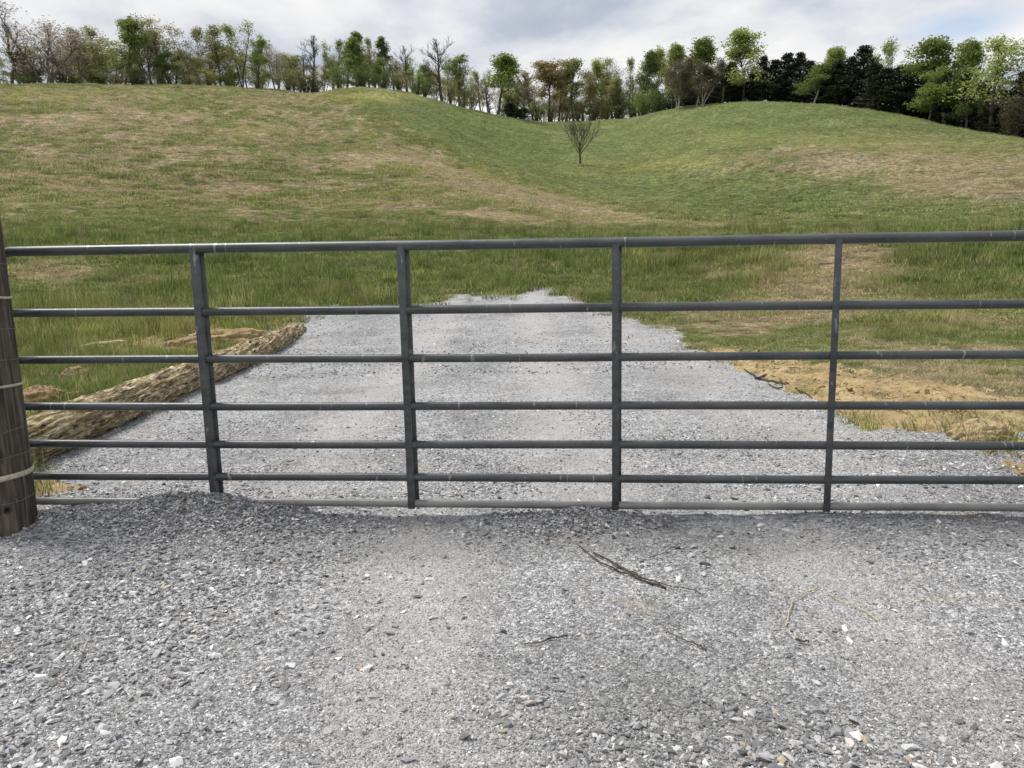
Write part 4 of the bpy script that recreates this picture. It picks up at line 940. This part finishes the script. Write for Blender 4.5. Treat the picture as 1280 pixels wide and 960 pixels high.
# (photo column, crown top row, crown width px, form, leaf, bark, how far behind the crest)
TREES = []
def T_(px, top, w, form, leaf, bark='g', back=1.04, basedy=0): TREES.append([px, top, w, form, leaf, bark, back, basedy])
for t in [(3, 62, 24, 'sparse', 'green', 'g', 1.03), (28, 47, 20, 'bare', None, 'd', 1.05), (58, 40, 46, 'bud', 'pink', 'g', 1.03), (82, 52, 22, 'bud', 'pink', 'd', 1.06), (101, 53, 28, 'sparse', 'olive', 'g', 1.05), (122, 51, 26, 'sparse', 'yellow', 'g', 1.08),
          (155, 38, 38, 'full', 'green', 'd', 1.03), (188, 54, 32, 'bud', 'yellow', 'd', 1.05), (202, 68, 22, 'full', 'dark', 'd', 1.03), (221, 42, 34, 'sparse', 'yellow', 'd', 1.05), (252, 45, 34, 'sparse', 'yellow', 'g', 1.05),
          (274, 47, 30, 'sparse', 'olive', 'd', 1.03), (303, 47, 36, 'sparse', 'lime', 'd', 1.05), (322, 56, 22, 'full', 'green', 'd', 1.02), (347, 61, 26, 'bud', 'pink', 'g', 1.05), (375, 72, 14, 'bare', None, 'd', 1.02), (389, 58, 22, 'bare', None, 'd', 1.03),
          (405, 74, 16, 'sparse', 'olive', 'd', 1.06), (421, 57, 24, 'sparse', 'green', 'd', 1.05), (434, 61, 18, 'slender', 'green', 'd', 1.07), (447, 54, 20, 'slender', 'green', 'd', 1.05), (458, 52, 20, 'slender', 'green', 'd', 1.08), (467, 58, 20, 'sparse', 'yellow', 'g', 1.1),
          (483, 54, 15, 'slender', 'dark', 'd', 1.06), (474, 76, 16, 'full', 'green', 'd', 1.05), (496, 74, 22, 'bud', 'olive', 'd', 1.06), (510, 64, 18, 'bare', None, 'd', 1.05), (517, 80, 16, 'sparse', 'lime', 'g', 1.08), (533, 85, 15, 'crowned', 'green', 'd', 1.08),
          (545, 94, 16, 'bud', 'yellow', 'g', 1.05), (553, 57, 30, 'bare', None, 'd', 1.02), (575, 76, 28, 'sparse', 'green', 'd', 1.05), (567, 84, 20, 'sparse', 'olive', 'd', 1.08), (592, 104, 16, 'bud', 'yellow', 'g', 1.04), (601, 98, 16, 'bare', None, 'd', 1.05), (611, 104, 14, 'bare', None, 'g', 1.08),
          (623, 80, 38, 'crowned', 'green', 'd', 1.03), (636, 90, 16, 'slender', 'olive', 'd', 1.07), (653, 93, 26, 'bare', None, 'g', 1.05), (644, 102, 16, 'bare', None, 'd', 1.08), (686, 88, 34, 'crowned', 'rust', 'd', 1.03), (671, 96, 20, 'sparse', 'yellow', 'd', 1.05),
          (699, 92, 20, 'slender', 'rust', 'd', 1.06), (719, 86, 32, 'crowned', 'olive', 'd', 1.04), (738, 98, 20, 'sparse', 'rust', 'g', 1.05), (752, 81, 24, 'crowned', 'lime', 'd', 1.05), (769, 79, 28, 'bud', 'olive', 'd', 1.05), (786, 84, 24, 'sparse', 'olive', 'd', 1.05),
          (706, 108, 18, 'bare', None, 'd', 1.08), (760, 100, 22, 'full', 'olive', 'd', 1.06), (776, 104, 22, 'full', 'olive', 'd', 1.03),
          (804, 76, 24, 'full', 'dark', 'd', 1.05), (818, 73, 24, 'full', 'lime', 'g', 1.08), (838, 70, 28, 'full', 'lime', 'g', 1.08), (862, 62, 38, 'full', 'green', 'd', 1.06),
          (895, 80, 18, 'bare', None, 'p', 1.05), (929, 46, 50, 'full', 'lime', 'd', 1.03), (1015, 88, 34, 'full', 'green', 'p', 1.02), (1033, 72, 28, 'full', 'lime', 'd', 1.08), (1052, 77, 26, 'full', 'green', 'd', 1.08), (1099, 72, 18, 'sparse', 'lime', 'g', 1.08),
          (1118, 71, 28, 'sparse', 'lime', 'g', 1.07), (1182, 67, 60, 'full', 'green', 'p', 1.03), (1160, 100, 34, 'full', 'green', 'd', 1.015), (1240, 75, 42, 'sparse', 'lime', 'd', 1.03), (1262, 100, 34, 'bare', None, 'd', 1.02), (1208, 100, 34, 'full', 'dark', 'd', 1.02), (1194, 80, 34, 'full', 'green', 'd', 1.045)]: T_(*t)
# nearer brown-grey clump left of the knoll
T_(848, 82, 44, 'round', 'brown', 'p', .965); T_(874, 84, 34, 'round', 'brown', 'p', .975)
for t in [(636, 132, 22), (655, 137, 18), (903, 92, 22), (914, 86, 22), (890, 108, 18), (953, 80, 20), (940, 98, 22), (968, 84, 28), (984, 78, 26), (998, 77, 22), (1010, 86, 24), (1026, 92, 24), (1045, 88, 28), (1062, 84, 26), (1076, 73, 28), (1092, 92, 26),
          (1106, 97, 26), (1122, 96, 28), (1140, 96, 26), (1154, 106, 24), (1168, 112, 26), (1196, 114, 26), (1214, 120, 24), (1230, 122, 24), (1250, 128, 24), (1272, 112, 24), (1290, 120, 26), (926, 104, 24), (870, 104, 20), (856, 106, 20), (977, 100, 24), (1034, 106, 22), (1084, 108, 22), (1132, 116, 24), (1184, 128, 22), (1262, 138, 22), (1240, 140, 22)]:
    T_(t[0], t[1], t[2] * 1.25, 'cedar', 'cedar', 'p' if t[0] % 3 == 0 else 'd', 1.03 + (t[0] % 7) * .008)
for t in [(36, 92, 24, 'dark'), (112, 88, 26, 'olive'), (128, 90, 26, 'dark'), (143, 86, 24, 'olive'), (170, 84, 26, 'dark'), (178, 92, 22, 'olive'), (205, 90, 22, 'olive'), (236, 94, 22, 'olive'), (262, 92, 24, 'olive'), (284, 88, 24, 'green'), (322, 96, 18, 'olive'), (361, 84, 28, 'olive'),
          (383, 82, 26, 'olive'), (396, 92, 18, 'dark'), (426, 84, 22, 'green'), (452, 78, 26, 'dark'), (478, 84, 22, 'dark'), (500, 92, 22, 'olive'), (522, 96, 24, 'green'), (530, 100, 22, 'dark'), (563, 98, 20, 'olive'), (580, 104, 18, 'olive'), (672, 122, 24, 'green'), (690, 124, 16, 'olive'), (742, 118, 24, 'olive'), (758, 114, 26, 'olive'), (772, 112, 26, 'dark'), (790, 112, 26, 'dark'), (806, 106, 28, 'green'), (826, 104, 28, 'dark'), (722, 120, 20, 'olive'), (1262, 134, 24, 'brown')]:
    T_(t[0], t[1], t[2] * 1.08, 'bush', t[3], 'd', 1.02)
r9 = random.Random(77)
def crest_row(px): return float(np.interp(px, [a for a, _ in SKY], [b for _, b in SKY]))
px = 8.0
while px < 800:          # second rank of thin spring trees further back in the wood
    h = (46 if px < 480 else 44 if px < 600 else 52) * r9.uniform(.50, .86)
    form, leaf = r9.choice([('sparse', 'olive'), ('bud', 'yellow'), ('sparse', 'green'), ('bud', 'pink'), ('bare', None), ('sparse', 'yellow'), ('slender', 'olive')])
    T_(px, crest_row(px) - h, r9.uniform(20, 28), form, leaf, r9.choice('gd'), r9.uniform(1.10, 1.16)); px += r9.uniform(9, 14)
px = 800.0
while px < 1300:         # dark undergrowth that closes the wood behind the knoll
    T_(px, crest_row(px) - r9.uniform(20, 30), r9.uniform(34, 44), 'bush', 'cedar', 'd', 1.10); px += r9.uniform(18, 24)
rt = random.Random(12)
ORD = ['first', 'second', 'third', 'fourth', 'fifth', 'sixth', 'seventh', 'eighth', 'ninth', 'tenth', 'eleventh', 'twelfth', 'thirteenth', 'fourteenth', 'fifteenth', 'sixteenth', 'seventeenth', 'eighteenth', 'nineteenth', 'twentieth'] + ['twenty-' + q for q in ('first', 'second', 'third', 'fourth', 'fifth', 'sixth', 'seventh', 'eighth', 'ninth')] + ['thirtieth', 'thirty-first', 'thirty-second']
def zone(px):
    return ('the left ridge', 0) if px < 395 else ('the middle hump', 1) if px < 540 else ('the slope into the dip', 2) if px < 665 else ('the dip', 3) if px < 798 else ('the left shoulder', 4) if px < 900 else ('the knoll top', 5) if px < 1060 else ('the right slope', 6)
LOOK = {('bare', None): ('bare_tree', 'leafless grey tree', 'bare tree'), ('full', 'green'): ('leafy_tree', 'full bright green tree', 'tree'), ('full', 'lime'): ('leafy_tree', 'full lime green tree', 'tree'), ('full', 'dark'): ('leafy_tree', 'dark green leafy tree', 'tree'), ('full', 'olive'): ('leafy_tree', 'full olive tree', 'tree'),
        ('slender', 'green'): ('slender_tree', 'narrow green tree', 'tree'), ('slender', 'dark'): ('slender_tree', 'narrow dark green tree', 'tree'), ('slender', 'olive'): ('slender_tree', 'narrow olive tree', 'tree'), ('slender', 'rust'): ('slender_tree', 'narrow rusty tree', 'tree'),
        ('cedar', 'cedar'): ('cedar_tree', 'blackish green cedar', 'cedar'), ('round', 'brown'): ('brown_tree', 'round brown-grey tree', 'tree')}
def look(form, leaf):
    if (form, leaf) in LOOK: return LOOK[(form, leaf)]
    cn = {'green': 'green', 'lime': 'lime green', 'olive': 'olive', 'yellow': 'yellowish', 'pink': 'pinkish', 'rust': 'rusty', 'dark': 'dark green', 'brown': 'brown', 'cedar': 'blackish'}[leaf]
    if form == 'bush': return ('shrub', 'low ' + cn + ' shrub', 'shrub')
    if form == 'sparse': return ('thin_leaved_tree', 'see-through ' + cn + ' tree', 'tree')
    if form == 'bud': return ('budding_tree', 'budding ' + cn + ' tree', 'tree')
    return ('high_crowned_tree', 'high-crowned ' + cn + ' tree', 'tree')
TREES.sort(key=lambda t: t[0]); cnt = {}; tot = {}
for t in TREES: kx = (look(t[3], t[4])[1], zone(t[0])[0]); tot[kx] = tot.get(kx, 0) + 1
def place_tree(px, top, w, form, leaf, bark, back, basedy, label=None, rdist=None, cat=None, nm=None):
    az, _ = az_of(px, 140); i = int(np.argmin(abs(AZS - az))); r = (Rsky[i] * back) if rdist is None else rdist
    x, y = r * math.sin(az), r * math.cos(az); z = zf(x, y)
    # solve the bearing so that the base column matches at this distance
    for _ in range(3):
        bx, by = project(np.array(x), np.array(y), np.array(z)); az += (px - float(bx)) / F * .95; x, y = r * math.sin(az), r * math.cos(az); z = zf(x, y)
    by = float(by); w = w * (1.07 if form in ('full', 'sparse', 'bud', 'slender', 'crowned') else 1.0); dist = math.hypot(x, y); tr, cr, ph, pw = proto(form, rt.randrange(2 if form in ('round', 'lone') else 3))
    H = (by - top) / F * dist * 1.03; sz = H / ph; sx = max(.35 * sz, w / F * dist / pw)
    ln, lt, ct = look(form, leaf) if form != 'lone' else ('bare_tree', '', 'bare tree')
    e = empty(ln, (x, y, z)); e.rotation_euler = (0, 0, rt.uniform(0, 6.28)); e.scale = (sx, sx, sz)
    tag(e, label, cat or ct, None if form == 'lone' else {'cedar': 'dark cedars on the skyline', 'bush': 'shrubs along the skyline', 'bare': 'bare trees on the skyline'}.get(form, 'leafy trees on the skyline'))
    bk_ = {'g': BK_G, 'd': BK_D, 'p': BK_P}[bark]
    o = link('trunk' if form != 'bush' else 'stem', tr, e); o.material_slots[0].link = 'OBJECT'; o.material_slots[0].material = bk_
    c = link('crown', cr, e); c.material_slots[0].link = 'OBJECT'; c.material_slots[0].material = bk_; c.material_slots[1].link = 'OBJECT'; c.material_slots[1].material = LF[leaf] if leaf else bk_
    return e
for t in TREES:
    ln, lt, ct = look(t[3], t[4]); zn = zone(t[0])[0]; kx = (lt, zn); cnt[kx] = cnt.get(kx, 0) + 1
    if tot[kx] == 1: lb = f'the only {lt} on {zn} of the skyline'
    else: lb = f'{lt} on {zn}, {ORD[cnt[kx] - 1]} of {tot[kx]} such from the left'
    place_tree(*t, label=lb)
place_tree(725, 146, 43, 'lone', None, 'd', 1, 0, label='solitary leafless tree standing in the green hollow below the skyline wood', rdist=121.0)
